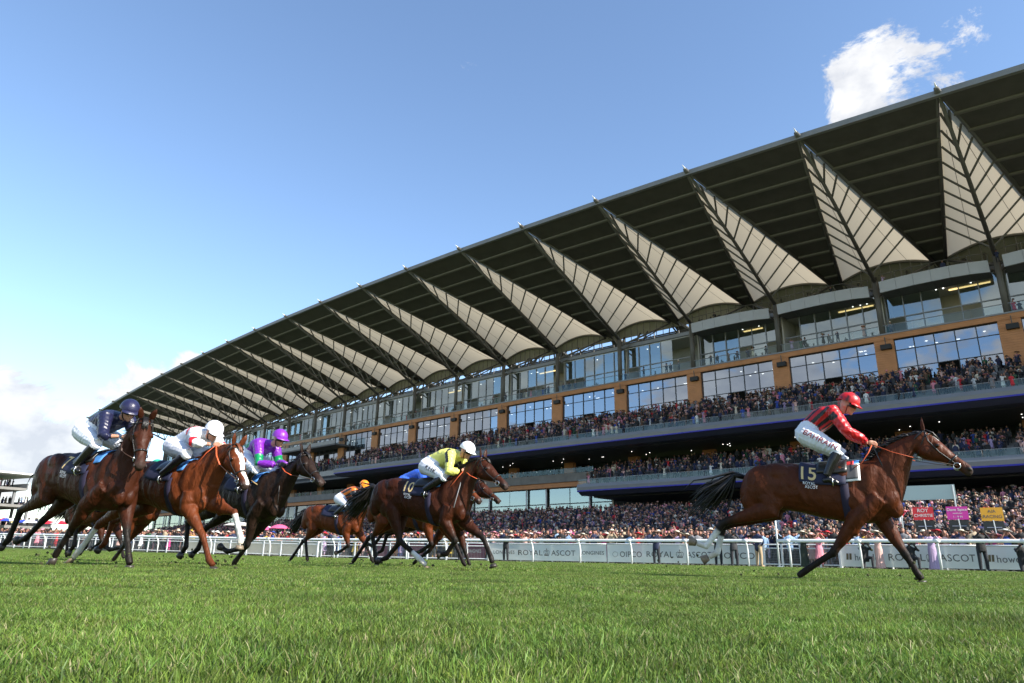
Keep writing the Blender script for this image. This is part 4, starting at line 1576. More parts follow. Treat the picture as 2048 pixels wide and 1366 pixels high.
for ri, (off, step, ua, ub) in enumerate(rows):
    u = ua + 0.1 * ri
    while u < ub and made < 286:
        u += step * rng.uniform(0.75, 1.3) * (1.0 if u < 40 else 1.25)
        if u > 4.9 and u < 10.2 and off > 5:
            continue
        woman = rng.random() < (0.62 if ri == 0 else 0.5)
        if woman:
            k = rng.choices([('dress', 'down'), ('dress', 'clap'), ('dress', 'up'), ('dress', 'face')], (3, 4, 0.5, 2))[0]
            col = rng.choice(WOMEN)
            hat = rng.choices(['wide brimmed hat', 'fascinator', None], (4, 3, 2))[0]
            hc = rng.choice([col, 'white', 'cream', 'blush', 'pink', 'magenta', 'red'])
        else:
            k = rng.choices([('suit', 'down'), ('suit', 'clap'), ('suit', 'face'), ('suit', 'up'), ('casual', 'clap')], (3, 4, 2, 0.5, 1))[0]
            col = rng.choice(MEN)
            hat = rng.choices(['top hat', 'straw hat', None], (3, 2, 4))[0]
            hc = 'black' if hat == 'top hat' else 'cream'
        zone = next(z for lim, z in ZONES if u < lim)
        who = '%s dress' % col if woman else '%s %s' % (col, 'suit' if k[0] == 'suit' else 'jacket')
        hats = ' and %s %s' % (hc, hat.replace('wide brimmed', 'wide')) if hat else ', no hat'
        who = ('cheering ' if k[1] == 'up' else 'photographing ' if k[1] == 'face' else 'clapping ' if k[1] == 'clap' else '') + ('woman' if woman else 'man') + ' in ' + who
        lab = '%s-row %s%s %s' % (('front', 'second', 'third')[ri], who, hats, zone)
        p = rail_p(u, off + rng.uniform(-0.15, 0.15))
        person(k[0], k[1], (p[0], p[1], ground_z(*p) + 0.02), facing(u, rng.uniform(-0.1, 0.8)), col, hat, hc, lab, 'spectators along the rail', rng.uniform(0.93, 1.08) * (0.96 if woman else 1.03))
        made += 1
for u, off, k, col in ((24.55, 2.95, ('dress', 'up'), 'white'), (23.6, 3.2, ('dress', 'up'), 'cream'), (22.6, 3.0, ('dress', 'up'), 'blush'), (26.0, 2.9, ('dress', 'face'), 'magenta')):
    p = rail_p(u, off)
    person(k[0], k[1], (p[0], p[1], 0.02), facing(u, 0.4), col, None, None, 'cheering woman in %s with arms up behind the middle board' % col if k[1] == 'up' else 'woman in bright magenta right of the crown emblem board', 'spectators along the rail', 1.02)

# --- the mass of the crowd on the terraces
crowd_pal = ['navy', 'black', 'charcoal', 'navy', 'black', 'pink', 'white', 'grey', 'red', 'cream', 'black', 'blush', 'royal blue', 'green', 'navy', 'lilac', 'charcoal', 'pale blue', 'magenta', 'black', 'brown', 'white', 'orange', 'navy']


def crowd_mat(name, pal, shift):
    m = bpy.data.materials.new(name)
    m.use_nodes = True
    t = m.node_tree
    b = t.nodes['Principled BSDF']
    b.inputs['Roughness'].default_value = 0.8
    oi = t.nodes.new('ShaderNodeObjectInfo')
    cr = t.nodes.new('ShaderNodeValToRGB')
    cr.color_ramp.interpolation = 'CONSTANT'
    fr = mth(t, 'FRACT', mth(t, 'MULTIPLY', mth(t, 'ADD', oi.outputs['Random'], shift), 7.31))
    t.links.new(fr, cr.inputs[0])
    n = len(pal)
    while len(cr.color_ramp.elements) < n:
        cr.color_ramp.elements.new(0.5)
    for i, c in enumerate(pal):
        cr.color_ramp.elements[i].position = i / n
        cr.color_ramp.elements[i].color = (*PAL[c], 1)
    t.links.new(cr.outputs[0], b.inputs['Base Color'])
    return m


cm_w = crowd_mat('crowd_dresses', ['pink', 'white', 'black', 'red', 'blush', 'navy', 'navy', 'green', 'lilac', 'black', 'royal blue', 'grey', 'black', 'charcoal', 'cream', 'brown'], 0.13)
cm_m = crowd_mat('crowd_suits', ['navy', 'black', 'charcoal', 'black', 'navy', 'grey', 'black', 'brown', 'charcoal', 'navy'], 0.41)
cm_h = crowd_mat('crowd_hats', ['black', 'black', 'cream', 'black', 'black', 'pink', 'brown', 'charcoal', 'charcoal', 'beige', 'black', 'blush'], 0.77)
crowd_coll = bpy.data.collections.new('crowd_figures')
for (kind, arms), hat in ((('suit', 'clap'), 'top hat'), (('suit', 'down'), None), (('dress', 'clap'), 'wide brimmed hat'), (('dress', 'down'), 'fascinator'), (('suit', 'face'), None), (('dress', 'face'), None), (('suit', 'clap'), 'straw hat')):
    me = person_mesh(kind, arms, 0.045, 50)
    for m in (cm_w if kind == 'dress' else cm_m, sk_o, hair_o, shirt_o, trs_o, cm_h):
        me.materials.append(m)
    if hat:
        hm = hat_geo(hat)
        co = [tuple(v.co) for v in me.vertices]
        fs = [tuple(p.vertices) for p in me.polygons]
        mi = [p.material_index for p in me.polygons]
        n = len(co)
        co += [(v[0], v[1], v[2] + 1.60) for v in hm.v]
        fs += [tuple(i + n for i in f) for f in hm.f]
        mi += [5] * len(hm.f)
        m2 = bpy.data.meshes.new('crowd_figure')
        m2.from_pydata(co, [], fs)
        for m in me.materials:
            m2.materials.append(m)
        m2.polygons.foreach_set('material_index', mi)
        m2.polygons.foreach_set('use_smooth', [True] * len(fs))
        me = m2
    crowd_coll.objects.link(bpy.data.objects.new('crowd_figure', me))
pts, ang = [], []


def seat_row(ta, tb, D, z, step, fill):
    n = int((tb - ta) * BAYW / step)
    for k in range(n):
        t_ = ta + (tb - ta) * k / n
        if rng.random() > fill * (0.80 + 0.28 * math.sin(t_ * 9.1 + D * 0.8) * math.sin(t_ * 3.7 - D * 0.5)) or abs((t_ * 2 + 0.35) % 1 - 0.5) < 0.025:
            continue
        t_ = ta + (tb - ta) * (k + rng.uniform(0.2, 0.8)) / n
        pts.append(SP(t_, D + rng.uniform(-0.2, 0.2), z))
        a = ATH + AK * t_
        ang.append(a - math.pi / 2 + rng.uniform(0.0, 0.9) if False else math.atan2(-math.sin(a), -math.cos(a)) + math.pi / 2 + rng.uniform(-0.2, 0.9))


def fill_terrace(ta, tb, D0, z0, D1, z1, rows, step, fill):
    for r in range(rows):
        d0 = D0 + (D1 - D0) * r / rows
        seat_row(ta, tb, d0 + (D1 - D0) / rows * 0.5, z0 + (z1 - z0) * r / (rows - 1), step, fill)


fill_terrace(-1.5, UT1, 0.3, 22.15, 9.9, 18.0, 9, 0.62, 0.9)
fill_terrace(-1.5, UT1, 0.9, 22.0, 10.4, 17.9, 9, 0.8, 0.35)
fill_terrace(9.2, 15, 0.3, 21.2, 5.5, 18.6, 5, 0.7, 0.85)
fill_terrace(-1.5, LT1, 1.5, 13.75, 11.7, 10.75, 9, 0.66, 0.8)
fill_terrace(-1.5, 15, GT_D0, GT_Z0, GT_D1, GT_Z1, GT_R, 0.70, 0.88)
seat_row(-1.5, 15, 0.25, 28.8, 1.1, 0.45)
seat_row(-1.5, 15, -0.5, 28.8, 1.4, 0.4)
seat_row(-1.5, 3, 1.6, 34.9, 2.6, 0.5)
seat_row(4.3, 12, 3.4, 13.1, 1.2, 0.45)
seat_row(9.8, 11.6, 3.8, 25.35, 0.9, 0.7)
for k in range(4):
    pass
# behind the individuals, up to the foot of the ground terrace
for k in range(2600):
    u = rng.uniform(-5, 100)
    off = rng.choice((rng.uniform(4.8, 9), rng.uniform(4.8, 16))) if u < 58 else rng.uniform(2.9, 10)
    if 4.6 < u < 10.6 and 5.0 < off < 7.2:
        continue
    p = rail_p(u, off)
    pts.append(Vector((p[0], p[1], ground_z(*p) + 0.02)))
    ang.append(facing(u, rng.uniform(-0.1, 0.8)))
# people on the far stand
FM_ = Matrix.Translation((-135.0, 186.0, 0)) @ Matrix.Rotation(math.radians(150), 4, 'Z')
for z, y in ((5.5, 0), (10.2, 3.5), (14.0, 7.0)):
    for k in range(110):
        p = FM_ @ Vector((rng.uniform(-27, 27), y + rng.uniform(-0.6, 3), z + 0.3))
        pts.append(p)
        ang.append(math.radians(150) + rng.uniform(-0.4, 0.4))
n = len(pts)
rot = np.zeros((n, 3))
rot[:, 2] = ang
sz = np.repeat(nrng.uniform(0.93, 1.07, (n, 1)), 3, axis=1)
crowd = scatter('crowd', crowd_coll, pts, rot, sz, nrng.integers(0, 7, n))
tag(crowd, 'dense crowd of spectators filling the terraces of the grandstand', None, kind='stuff')
# ------------------------------------------------------------------ racehorses and jockeys
# local frame of a horse: x forward, y to its left (away from the camera), z up; the near side is y < 0
coat = mat('horse_coat', attr='col', rough=0.40, spec=0.15, noise=(7.0, 0.25), bump=(60.0, 0.10, 0.005))
ct = coat.node_tree
_b = ct.nodes['Principled BSDF']
_fine = _b.inputs['Normal'].links[0].from_node
_tc = ct.nodes['Texture Coordinate'] if 'Texture Coordinate' in ct.nodes else nd(ct, 'ShaderNodeTexCoord')
_mp = nd(ct, 'ShaderNodeMapping', ins={'Scale': (1.5, 1.0, 0.75), 'Rotation': (0, 0.5, 0)})
ct.links.new(_tc.outputs['Object'], _mp.inputs[0])
_mn = nd(ct, 'ShaderNodeTexNoise', ins={'Scale': 6.5, 'Detail': 2.0, 'Roughness': 0.5, 'Distortion': 0.9})
ct.links.new(_mp.outputs[0], _mn.inputs['Vector'])
_mb = nd(ct, 'ShaderNodeBump', ins={'Strength': 0.55, 'Distance': 0.045})
ct.links.new(_mn.outputs['Fac'], _mb.inputs['Height'])
_mv = nd(ct, 'ShaderNodeTexNoise', ins={'Scale': 26.0, 'Detail': 3.0, 'Roughness': 0.6, 'Distortion': 1.5})
ct.links.new(_mp.outputs[0], _mv.inputs['Vector'])
_mb2 = nd(ct, 'ShaderNodeBump', ins={'Strength': 0.30, 'Distance': 0.012})
ct.links.new(_mv.outputs['Fac'], _mb2.inputs['Height'])
ct.links.new(_mb.outputs[0], _mb2.inputs['Normal'])
ct.links.new(_mb2.outputs[0], _fine.inputs['Normal'])
_rr = nd(ct, 'ShaderNodeMapRange', ins={'From Min': 0.3, 'From Max': 0.7, 'To Min': 0.36, 'To Max': 0.66})
ct.links.new(_mn.outputs['Fac'], _rr.inputs['Value'])
ct.links.new(_rr.outputs[0], _b.inputs['Roughness'])
hair_m = mat('horse_hair', (0.010, 0.008, 0.007), 0.45, noise=(30, 0.3))
hair_ch = mat('chestnut_hair', (0.13, 0.040, 0.015), 0.45, noise=(30, 0.3))
hoof_m = mat('hoof_horn', (0.035, 0.028, 0.022), 0.45, noise=(25, 0.35))
hoof_w = mat('pale_hoof_horn', (0.20, 0.15, 0.10), 0.5, noise=(25, 0.3))
eye_m = mat('horse_eye', (0.006, 0.004, 0.003), 0.06)
nost_m = mat('nostril_dark', (0.012, 0.007, 0.006), 0.6)
leather = mat('black_leather', (0.012, 0.010, 0.009), 0.38)
steel = mat('bit_steel', (0.75, 0.74, 0.72), 0.18, metal=1.0)
rein_o = mat('orange_rubber_rein', (0.55, 0.085, 0.02), 0.6)
rein_b = mat('brown_rein', (0.05, 0.022, 0.012), 0.5)
cloth_navy = mat('navy_saddle_cloth', (0.010, 0.012, 0.040), 0.75, bump=(60, 0.2, 0.003))
gold = mat('gold_print', (0.62, 0.45, 0.20), 0.6)
white_cl = mat('white_cloth', (0.75, 0.75, 0.76), 0.7)
girth_m = mat('girth_webbing', (0.012, 0.008, 0.030), 0.8)
tan_strap = mat('tan_strap', (0.42, 0.30, 0.14), 0.6)
blue_pad = mat('blue_pad', (0.06, 0.22, 0.55), 0.7)

TRUNK = [  # top (x, z), bottom (x, z), half width
    ((-1.325, 1.22), (-1.335, 1.10), 0.07), ((-1.27, 1.35), (-1.30, 1.00), 0.15), ((-1.16, 1.44), (-1.22, 0.93), 0.225), ((-1.0, 1.515), (-1.04, 0.90), 0.268),
    ((-0.84, 1.54), (-0.84, 0.905), 0.272), ((-0.6, 1.515), (-0.58, 0.865), 0.255), ((-0.32, 1.455), (-0.32, 0.79), 0.275),
    ((-0.06, 1.455), (-0.06, 0.735), 0.268), ((0.14, 1.49), (0.15, 0.705), 0.232), ((0.30, 1.505), (0.36, 0.72), 0.215),
    ((0.42, 1.525), (0.53, 0.80), 0.195), ((0.50, 1.545), (0.62, 0.93), 0.165)]


def trunk_at(x):
    """Top z, bottom z and half width of the trunk at x."""
    xs = [(a[0][0] + a[1][0]) / 2 for a in TRUNK]
    return (np.interp(x, xs, [a[0][1] for a in TRUNK]), np.interp(x, xs, [a[1][1] for a in TRUNK]), np.interp(x, xs, [a[2] for a in TRUNK]))


def trunk_surf(x, ang, off=0.0):
    """Point on the trunk: ang 0 at the spine, +90 deg at the widest near side."""
    zt, zb, hw = trunk_at(x)
    c, h = (zt + zb) / 2, (zt - zb) / 2
    return Vector((x, -(hw + off) * math.sin(ang), c + (h + off) * math.cos(ang)))


HEAD = [  # along, top offset, bottom offset (towards the jaw), half width
    (-0.05, -0.005, 0.16, 0.062), (0.02, -0.018, 0.235, 0.082), (0.10, -0.022, 0.275, 0.097), (0.19, -0.015, 0.265, 0.101), (0.27, -0.004, 0.22, 0.088),
    (0.35, 0.006, 0.170, 0.068), (0.43, 0.010, 0.140, 0.056), (0.50, 0.006, 0.128, 0.055), (0.56, 0.004, 0.128, 0.060), (0.605, 0.022, 0.128, 0.054), (0.635, 0.052, 0.115, 0.036)]


def make_horse(name, label, base, phi, P, coats, opts):
    """P: joints in the local frame; coats: body, points (legs), mane; opts: tack and markings."""
    root = empty(name, (base[0], base[1], ground_z(*base) + opts.get('dz', 0)), phi)
    tag(root, label, 'horse', 'racehorses at full gallop')
    V = lambda p: Vector(p)
    fine = opts.get('voxel', 0.014)
    mb = MB()
    mb.add(*loft([((t_[0], 0, t_[1]), (b_[0], 0, b_[1]), w, (0, 1, 0)) for t_, b_, w in TRUNK], 20))
    # head frame
    yaw, pit = opts.get('yaw', 0.0), opts.get('pitch', -0.78)
    a = Vector((math.cos(yaw) * math.cos(pit), math.sin(yaw) * math.cos(pit), math.sin(pit)))
    side = Vector((-math.sin(yaw), math.cos(yaw), 0))
    n = a.cross(side).normalized()
    if n.z > 0:
        n = -n
    if opts.get('rollh'):
        R = Matrix.Rotation(opts['rollh'], 3, a)
        side, n = R @ side, R @ n
    poll = V(P['poll'])
    hs = opts.get('head', 1.05)
    hd = lambda d, off, s=0.0: poll + a * (d * hs) + n * (off * hs) + side * (s * hs)
    mb.add(*loft([(hd(d, t_), hd(d, b_), w * hs, side) for d, t_, b_, w in HEAD], 16, 2.3))
    for s in (-1, 1):   # brow, cheek and nostril bulges
        mb.ell(hd(0.175, 0.045, 0.085 * s), 0.036, 8, 6)
        mb.ell(hd(0.14, 0.17, 0.07 * s), (0.075, 0.05, 0.085), 10, 7)
        mb.ell(hd(0.575, 0.05, 0.046 * s), 0.030, 8, 6)
        mb.ell(hd(0.40, 0.06, 0.05 * s), 0.022, 8, 6)
    # neck: crest and throat lines from the withers to the poll
    T0, B0 = V((0.34, 0, 1.50)), V((0.62, 0, 0.90))
    T2, B2 = hd(-0.02, -0.012), hd(0.03, 0.235)
    T1 = V(P['crest']) if 'crest' in P else (T0 + T2) / 2 + V((-0.03, 0, 0.075))
    B1 = (B0 + B2) / 2 + V(opts.get('throat', (-0.01, 0, -0.06)))
    secs = []
    for i in range(8):
        u = i / 7
        q = lambda A, Bm, C: A * (1 - u) * (1 - u) + (Bm * 2 - (A + C) / 2) * (2 * u * (1 - u)) + C * u * u
        wd = (Vector((0, 1, 0)) * (1 - u) + side * u).normalized()
        secs.append((q(T0, T1, T2), q(B0, B1, B2), (0.190 * (1 - u) + 0.085 * u) * (1 - 0.10 * math.sin(u * math.pi)), wd))
    mb.add(*loft(secs, 16, 1.9))
    # shoulder, breast, ribs and quarters
    bones, tags = [], []

    def bone(p, q, r0, r1, tg):
        bones.append((tuple(p), tuple(q), r0, r1))
        tags.append(tg)
    for s in (-1, 1):
        RY = lambda a_: Matrix.Rotation(a_, 3, 'Y')
        mb.ell((0.27, 0.145 * s, 1.16), (0.135, 0.090, 0.30), 14, 10, M=RY(0.42))      # shoulder blade
        mb.ell((0.12, 0.175 * s, 1.02), (0.15, 0.085, 0.20), 14, 10, M=RY(-0.55))      # triceps
        mb.ell((0.03, 0.190 * s, 1.24), (0.10, 0.065, 0.20), 12, 9, M=RY(-0.25))
        mb.ell((0.50, 0.105 * s, 0.98), (0.115, 0.090, 0.155), 14, 10, M=RY(0.5))      # point of shoulder and breast
        mb.ell((0.55, 0.060 * s, 0.90), (0.10, 0.075, 0.13), 14, 10)
        mb.ell((-0.80, 0.165 * s, 1.36), (0.22, 0.105, 0.15), 14, 10, M=RY(0.15))      # hip and loin
        mb.ell((-1.00, 0.155 * s, 1.22), (0.27, 0.130, 0.28), 16, 11, M=RY(0.30))      # quarters
        mb.ell((-1.17, 0.135 * s, 1.13), (0.145, 0.105, 0.26), 14, 10, M=RY(0.15))     # hamstring
        mb.ell((-0.90, 0.160 * s, 1.02), (0.17, 0.095, 0.17), 14, 10)                  # thigh
        for k_ in range(4):                                                            # spring of the ribs
            mb.ell((-0.14 - 0.12 * k_, 0.215 * s, 1.09 + 0.01 * k_), (0.05, 0.06, 0.20), 10, 7, M=RY(-0.35))
    # legs
    for key, s, fore in (('NF', -1, 1), ('FF', 1, 1), ('NH', -1, 0), ('FH', 1, 0)):
        if key + 'toe' not in P:
            continue
        kn, fe, to = (V(P[key + k]) for k in ('knee' if fore else 'hock', 'fet', 'toe'))
        top = V(P[key + ('elbow' if fore else 'stifle')])
        pas = fe + (to - fe) * 0.55
        if fore:
            up = V((0.40, 0.14 * s, 1.02))
            mid = top + (kn - top) * 0.45
            mb.tube([up, top * 0.6 + up * 0.4, top, mid, top + (kn - top) * 0.84, kn], [0.12, 0.125, 0.112, (0.074, 0.088), 0.052, (0.050, 0.055)], 12, up=(1, 0, 0.2))
            mb.ell(kn, (0.051, 0.048, 0.062), 10, 7)
            mb.ell(top + (kn - top) * 0.22 + V((0.03, 0, 0)), (0.07, 0.062, 0.13), 10, 7)
            c1, c2 = kn + (fe - kn) * 0.25, kn + (fe - kn) * 0.75
            mb.tube([kn, c1, c2, fe, pas], [0.047, (0.036, 0.043), (0.035, 0.043), 0.047, 0.040], 10, up=(1, 0, 0.2))
            bone(up, top, 0.13, 0.11, 'body')
        else:
            up = V((-0.98, 0.14 * s, 1.20))
            mid = top + (kn - top) * 0.45
            mb.tube([up, (up + top) / 2, top, mid, top + (kn - top) * 0.85, kn], [(0.12, 0.21), (0.125, 0.205), (0.108, 0.155), (0.072, 0.098), (0.043, 0.060), (0.049, 0.057)], 12, up=(1, 0, 0.3))
            mb.ell(kn + (top - kn).normalized() * 0.01, (0.052, 0.044, 0.06), 10, 7)
            # point of the hock
            back = (kn - top).normalized()
            mb.ell(kn + back * 0.035 + V((-0.02, 0, 0.02)), 0.036, 8, 6)
            c1, c2 = kn + (fe - kn) * 0.25, kn + (fe - kn) * 0.75
            mb.tube([kn, c1, c2, fe, pas], [0.052, (0.040, 0.049), (0.037, 0.045), 0.049, 0.041], 10, up=(1, 0, 0.2))
            bone(up, top, 0.18, 0.14, 'body')
        mb.ell(fe, (0.046, 0.042, 0.047), 10, 7)
        bone(top, kn, 0.11, 0.055, 'upper' + key)
        bone(kn, fe, 0.045, 0.045, 'cannon' + key)
        bone(fe, pas, 0.042, 0.038, 'pastern' + key)
        # hoof: horn wall from the coronet down to the sole
        ax = (to - pas).normalized()
        hb = MB()
        fwd = Vector((1, 0, 0))
        lat = Vector((0, 1, 0))
        if to.z < 0.06:
            up_, f_ = Vector((0, 0, 1)), Vector((1, 0, 0))
            sole_c = Vector((to.x - 0.045, to.y, 0.008))
        else:
            up_ = -ax
            f_ = lat.cross(up_).normalized()
            if opts.get('flick', {}).get(key):
                f_ = -f_
            sole_c = to
        top_c = pas + (to - pas) * 0.18
        for k2, (c_, rx, ry) in enumerate(((top_c, 0.046, 0.046), (top_c * 0.45 + sole_c * 0.55, 0.056, 0.053), (sole_c, 0.066, 0.060))):
            for j in range(12):
                an = 2 * math.pi * j / 12
                hb.v.append(tuple(c_ + f_ * (rx * math.cos(an)) + lat * (ry * math.sin(an))))
        for k2 in range(2):
            for j in range(12):
                q = (j + 1) % 12
                hb.f.append((k2 * 12 + j, k2 * 12 + q, k2 * 12 + 12 + q, k2 * 12 + 12 + j))
        hb.f += [tuple(range(11, -1, -1)), tuple(range(24, 36))]
        hb.m = [0] * len(hb.f)
        hb.build('hoof', hoof_w if key in opts.get('socks', {}) else hoof_m, root, True)
    body = organic(mb, fine, 7)
    # coat colours
    bone((-1.0, 0, 1.2), (0.4, 0, 1.15), 0.30, 0.28, 'body')
    bone((0.5, 0, 1.2), tuple(hd(0.0, 0.12)), 0.22, 0.10, 'neck')
    bone(tuple(hd(0.05, 0.12)), tuple(hd(0.30, 0.09)), 0.11, 0.085, 'head')
    bone(tuple(hd(0.30, 0.09)), tuple(hd(0.62, 0.07)), 0.085, 0.05, 'nose')
    co = mesh_co(body)
    idx, par = seg_score(co, bones)
    cb, cp = np.array(coats[0]), np.array(coats[1])
    c = np.tile(cb, (len(co), 1))
    rel = co - np.array(poll)
    hd_d = rel @ np.array(a) / hs
    hd_n = rel @ np.array(n) / hs
    hd_s = rel @ np.array(side) / hs
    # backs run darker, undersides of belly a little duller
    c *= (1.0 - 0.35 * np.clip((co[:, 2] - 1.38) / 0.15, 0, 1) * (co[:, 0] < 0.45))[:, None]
    for i, tg in enumerate(tags):
        m_ = idx == i
        if tg.startswith('upper'):
            w = np.clip((par[m_] - 0.55) / 0.4, 0, 1)[:, None]
            c[m_] = cb * (1 - w) + cp * w
        elif tg.startswith('cannon'):
            c[m_] = cp
            sk = opts.get('socks', {}).get(tg[6:])
            if sk is not None:
                w = np.clip((par[m_] - sk) / 0.06, 0, 1)[:, None]
                c[m_] = c[m_] * (1 - w) + np.array((0.62, 0.60, 0.56)) * w
        elif tg.startswith('pastern'):
            c[m_] = cp
            sk = opts.get('socks', {}).get(tg[7:])
            if sk is not None:
                c[m_] = (0.60, 0.55, 0.48)
        elif tg == 'nose':
            w = np.clip((par[m_] - 0.55) / 0.4, 0, 1)[:, None]
            c[m_] = c[m_] * (1 - w) + np.array((0.035, 0.022, 0.018)) * w
    isH = np.isin(idx, [i for i, tg in enumerate(tags) if tg in ('head', 'nose')])
    bl = opts.get('blaze')
    if bl:
        wdt, d0, d1 = bl
        m_ = isH & (np.abs(hd_s + 0.012 * np.sin(hd_d * 20)) < wdt * (1.0 - 0.35 * (hd_d > 0.3))) & (hd_n < 0.045) & (hd_d > d0) & (hd_d < d1)
        c[m_] = (0.66, 0.63, 0.60)
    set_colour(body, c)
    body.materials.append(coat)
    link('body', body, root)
    # ears, eyes, nostrils
    for s in (-1, 1):
        e = MB()
        b0 = hd(-0.035, 0.0, 0.055 * s)
        d_e = (-n * 0.75 - a * opts.get('ears', 0.55) + side * (0.22 * s)).normalized()
        w_e = (side * 0.9 + a * 0.4 * s).normalized()
        k_e = d_e.cross(w_e).normalized()
        for u, w in ((0, 0.030), (0.3, 0.042), (0.65, 0.032), (1.0, 0.004)):
            c_ = b0 + d_e * (0.155 * u * hs)
            for j in range(8):
                an = 2 * math.pi * j / 8
                cup = 0.45 if math.sin(an) * (k_e.dot(a)) > 0 else 1.0
                e.v.append(tuple(c_ + w_e * (w * math.cos(an)) + k_e * (w * 0.55 * math.sin(an) * cup)))
        for i in range(3):
            for j in range(8):
                q = (j + 1) % 8
                e.f.append((i * 8 + j, i * 8 + q, i * 8 + 8 + q, i * 8 + 8 + j))
        e.f.append(tuple(range(24, 32)))
        e.m = [0] * len(e.f)
        me = e.mesh('ear', coat, True)
        set_colour(me, np.tile(cb * 0.8, (len(e.v), 1)))
        link('ear', me, root)
        MB().ell(hd(0.185, 0.052, 0.101 * s), (0.022, 0.020, 0.020), 10, 8).build('eye', eye_m, root, True)
        Mx = Matrix((a, n, side)).transposed()
        MB().ell(hd(0.588, 0.048, 0.066 * s), (0.026, 0.017, 0.011), 10, 7, M=Mx).build('nostril', nost_m, root, True)
    # mane: hair locks hanging from the crest, blown back
    hm = opts.get('hair', hair_m)
    r = random.Random(opts.get('seed', 1))
    mm = MB()
    for i in range(150):
        u = r.uniform(0.02, 1.0)
        q0 = T0 * (1 - u) ** 2 + (T1 * 2 - (T0 + T2) / 2) * (2 * u * (1 - u)) + T2 * u * u
        q0 = q0 + Vector((0, r.uniform(-0.014, 0.014), -0.014))
        L = r.uniform(0.07, 0.17)
        lift = r.uniform(0.0, 0.8)
        d1 = Vector((-0.8, r.uniform(-0.4, 0.4), 0.5 * lift)).normalized()
        d2 = Vector((-0.75, r.uniform(-0.6, 0.6), -0.5)).normalized()
        mm.tube([q0, q0 + d1 * L * 0.45, q0 + d1 * L * 0.7 + d2 * L * 0.5], [0.010, 0.008, 0.001], 4)
    for i in range(9):   # forelock
        q0 = hd(-0.03, -0.02, r.uniform(-0.03, 0.03))
        mm.tube([q0, hd(0.05, -0.045, r.uniform(-0.03, 0.03)), hd(r.uniform(0.1, 0.16), -0.03, r.uniform(-0.05, 0.05))], [0.012, 0.010, 0.002], 5)
    mm.build('mane', hm, root, True)
    # tail streaming behind
    tl = MB()
    td = V(opts.get('tail', (-0.95, 0, -0.30))).normalized()
    tlen = opts.get('taillen', 0.85)
    t0 = Vector((-1.27, 0, 1.36))
    for i in range(150):
        L = tlen * r.uniform(0.55, 1.06)
        sp = Vector((r.uniform(-0.05, 0.05), r.gauss(0, 0.045), r.gauss(0, 0.055)))
        p1 = t0 + Vector((-0.14, r.uniform(-0.02, 0.02), 0.045)) + sp * 0.2
        p2 = t0 + td * L * 0.5 + sp * 0.9 + Vector((0, 0, 0.05))
        p3 = t0 + td * L + sp * 1.6 + Vector((0, r.uniform(-0.05, 0.05), -0.14 * r.random()))
        tl.tube([t0 + sp * 0.12, p1, p2, (p2 + p3) / 2 + sp * 0.3 + Vector((0, 0, 0.02)), p3], [0.016, 0.020, 0.015, 0.009, 0.0015], 4)
    tl.build('tail', hm, root, True)
    # bridle
    br = MB()

    def head_ring(d, t_, b_, w, thick):
        pts = []
        for j in range(21):
            an = 2 * math.pi * j / 20
            pts.append(hd(d, (t_ + b_) / 2 - (b_ - t_) / 2 * math.cos(an) * 1.06, w * 1.10 * math.sin(an)))
        br.tube(pts, [(thick, 0.006)] * 21, 6, up=tuple(n))
    nb = opts.get('noseband', leather)
    head_ring(-0.035, -0.01, 0.20, 0.075, 0.011)
    br2 = MB()
    br, keep = br2, br
    head_ring(0.395, 0.004, 0.155, 0.064, opts.get('nbw', 0.013))
    br2.build('noseband', nb, root, True)
    br = keep
    for s in (-1, 1):
        br.tube([hd(-0.03, 0.0, 0.078 * s), hd(0.08, 0.07, 0.107 * s), hd(0.25, 0.10, 0.098 * s), hd(0.40, 0.095, 0.066 * s), hd(0.475, 0.10, 0.060 * s)], [(0.009, 0.005)] * 5, 6, up=tuple(side))
        br.tube([hd(0.0, 0.0, 0.085 * s), hd(0.04, 0.1, 0.095 * s), hd(0.10, 0.265, 0.06 * s), hd(0.10, 0.285, 0.0)], [(0.007, 0.005)] * 4, 6, up=tuple(side))
    br.tube([hd(0.03, 0.055, -0.10), hd(0.035, 0.0, -0.078), hd(0.04, -0.03, 0), hd(0.035, 0.0, 0.078), hd(0.03, 0.055, 0.10)], [(0.010, 0.006)] * 5, 6, up=tuple(a))
    brid = br.build('bridle', leather, root, True)
    for s in (-1, 1):
        rb = MB()
        pts = [hd(0.475 + 0.035 * math.cos(2 * math.pi * j / 14), 0.105 + 0.035 * math.sin(2 * math.pi * j / 14), 0.066 * s) for j in range(15)]
        rb.tube(pts, 0.005, 6, cap=False)
        rb.build('bit_ring', steel, root, True)
    # reins from the bit to the hands
    hand = opts.get('hand', (0.42, 0.07, 1.72))
    for s in (-1, 1):
        p0, p2 = hd(0.475, 0.10, 0.066 * s), Vector((hand[0], hand[1] * s, hand[2]))
        mid = (p0 + p2) / 2 + Vector((0, 0.10 * s, -0.05))
        rr = MB()
        q1 = p0 + (p2 - p0) * 0.5
        rr.tube([p0, (p0 + mid) / 2 + Vector((0, 0.02 * s, 0)), mid], [(0.010, 0.004)] * 3, 6, up=(0, 0, 1))
        rr.build('rein', rein_b, root, True)
        rr = MB()
        rr.tube([mid, (p2 + mid) / 2 + Vector((0, 0.02 * s, -0.02)), p2], [(0.012, 0.005)] * 3, 6, up=(0, 0, 1))
        rr.build('rein', opts.get('rein', rein_o), root, True)
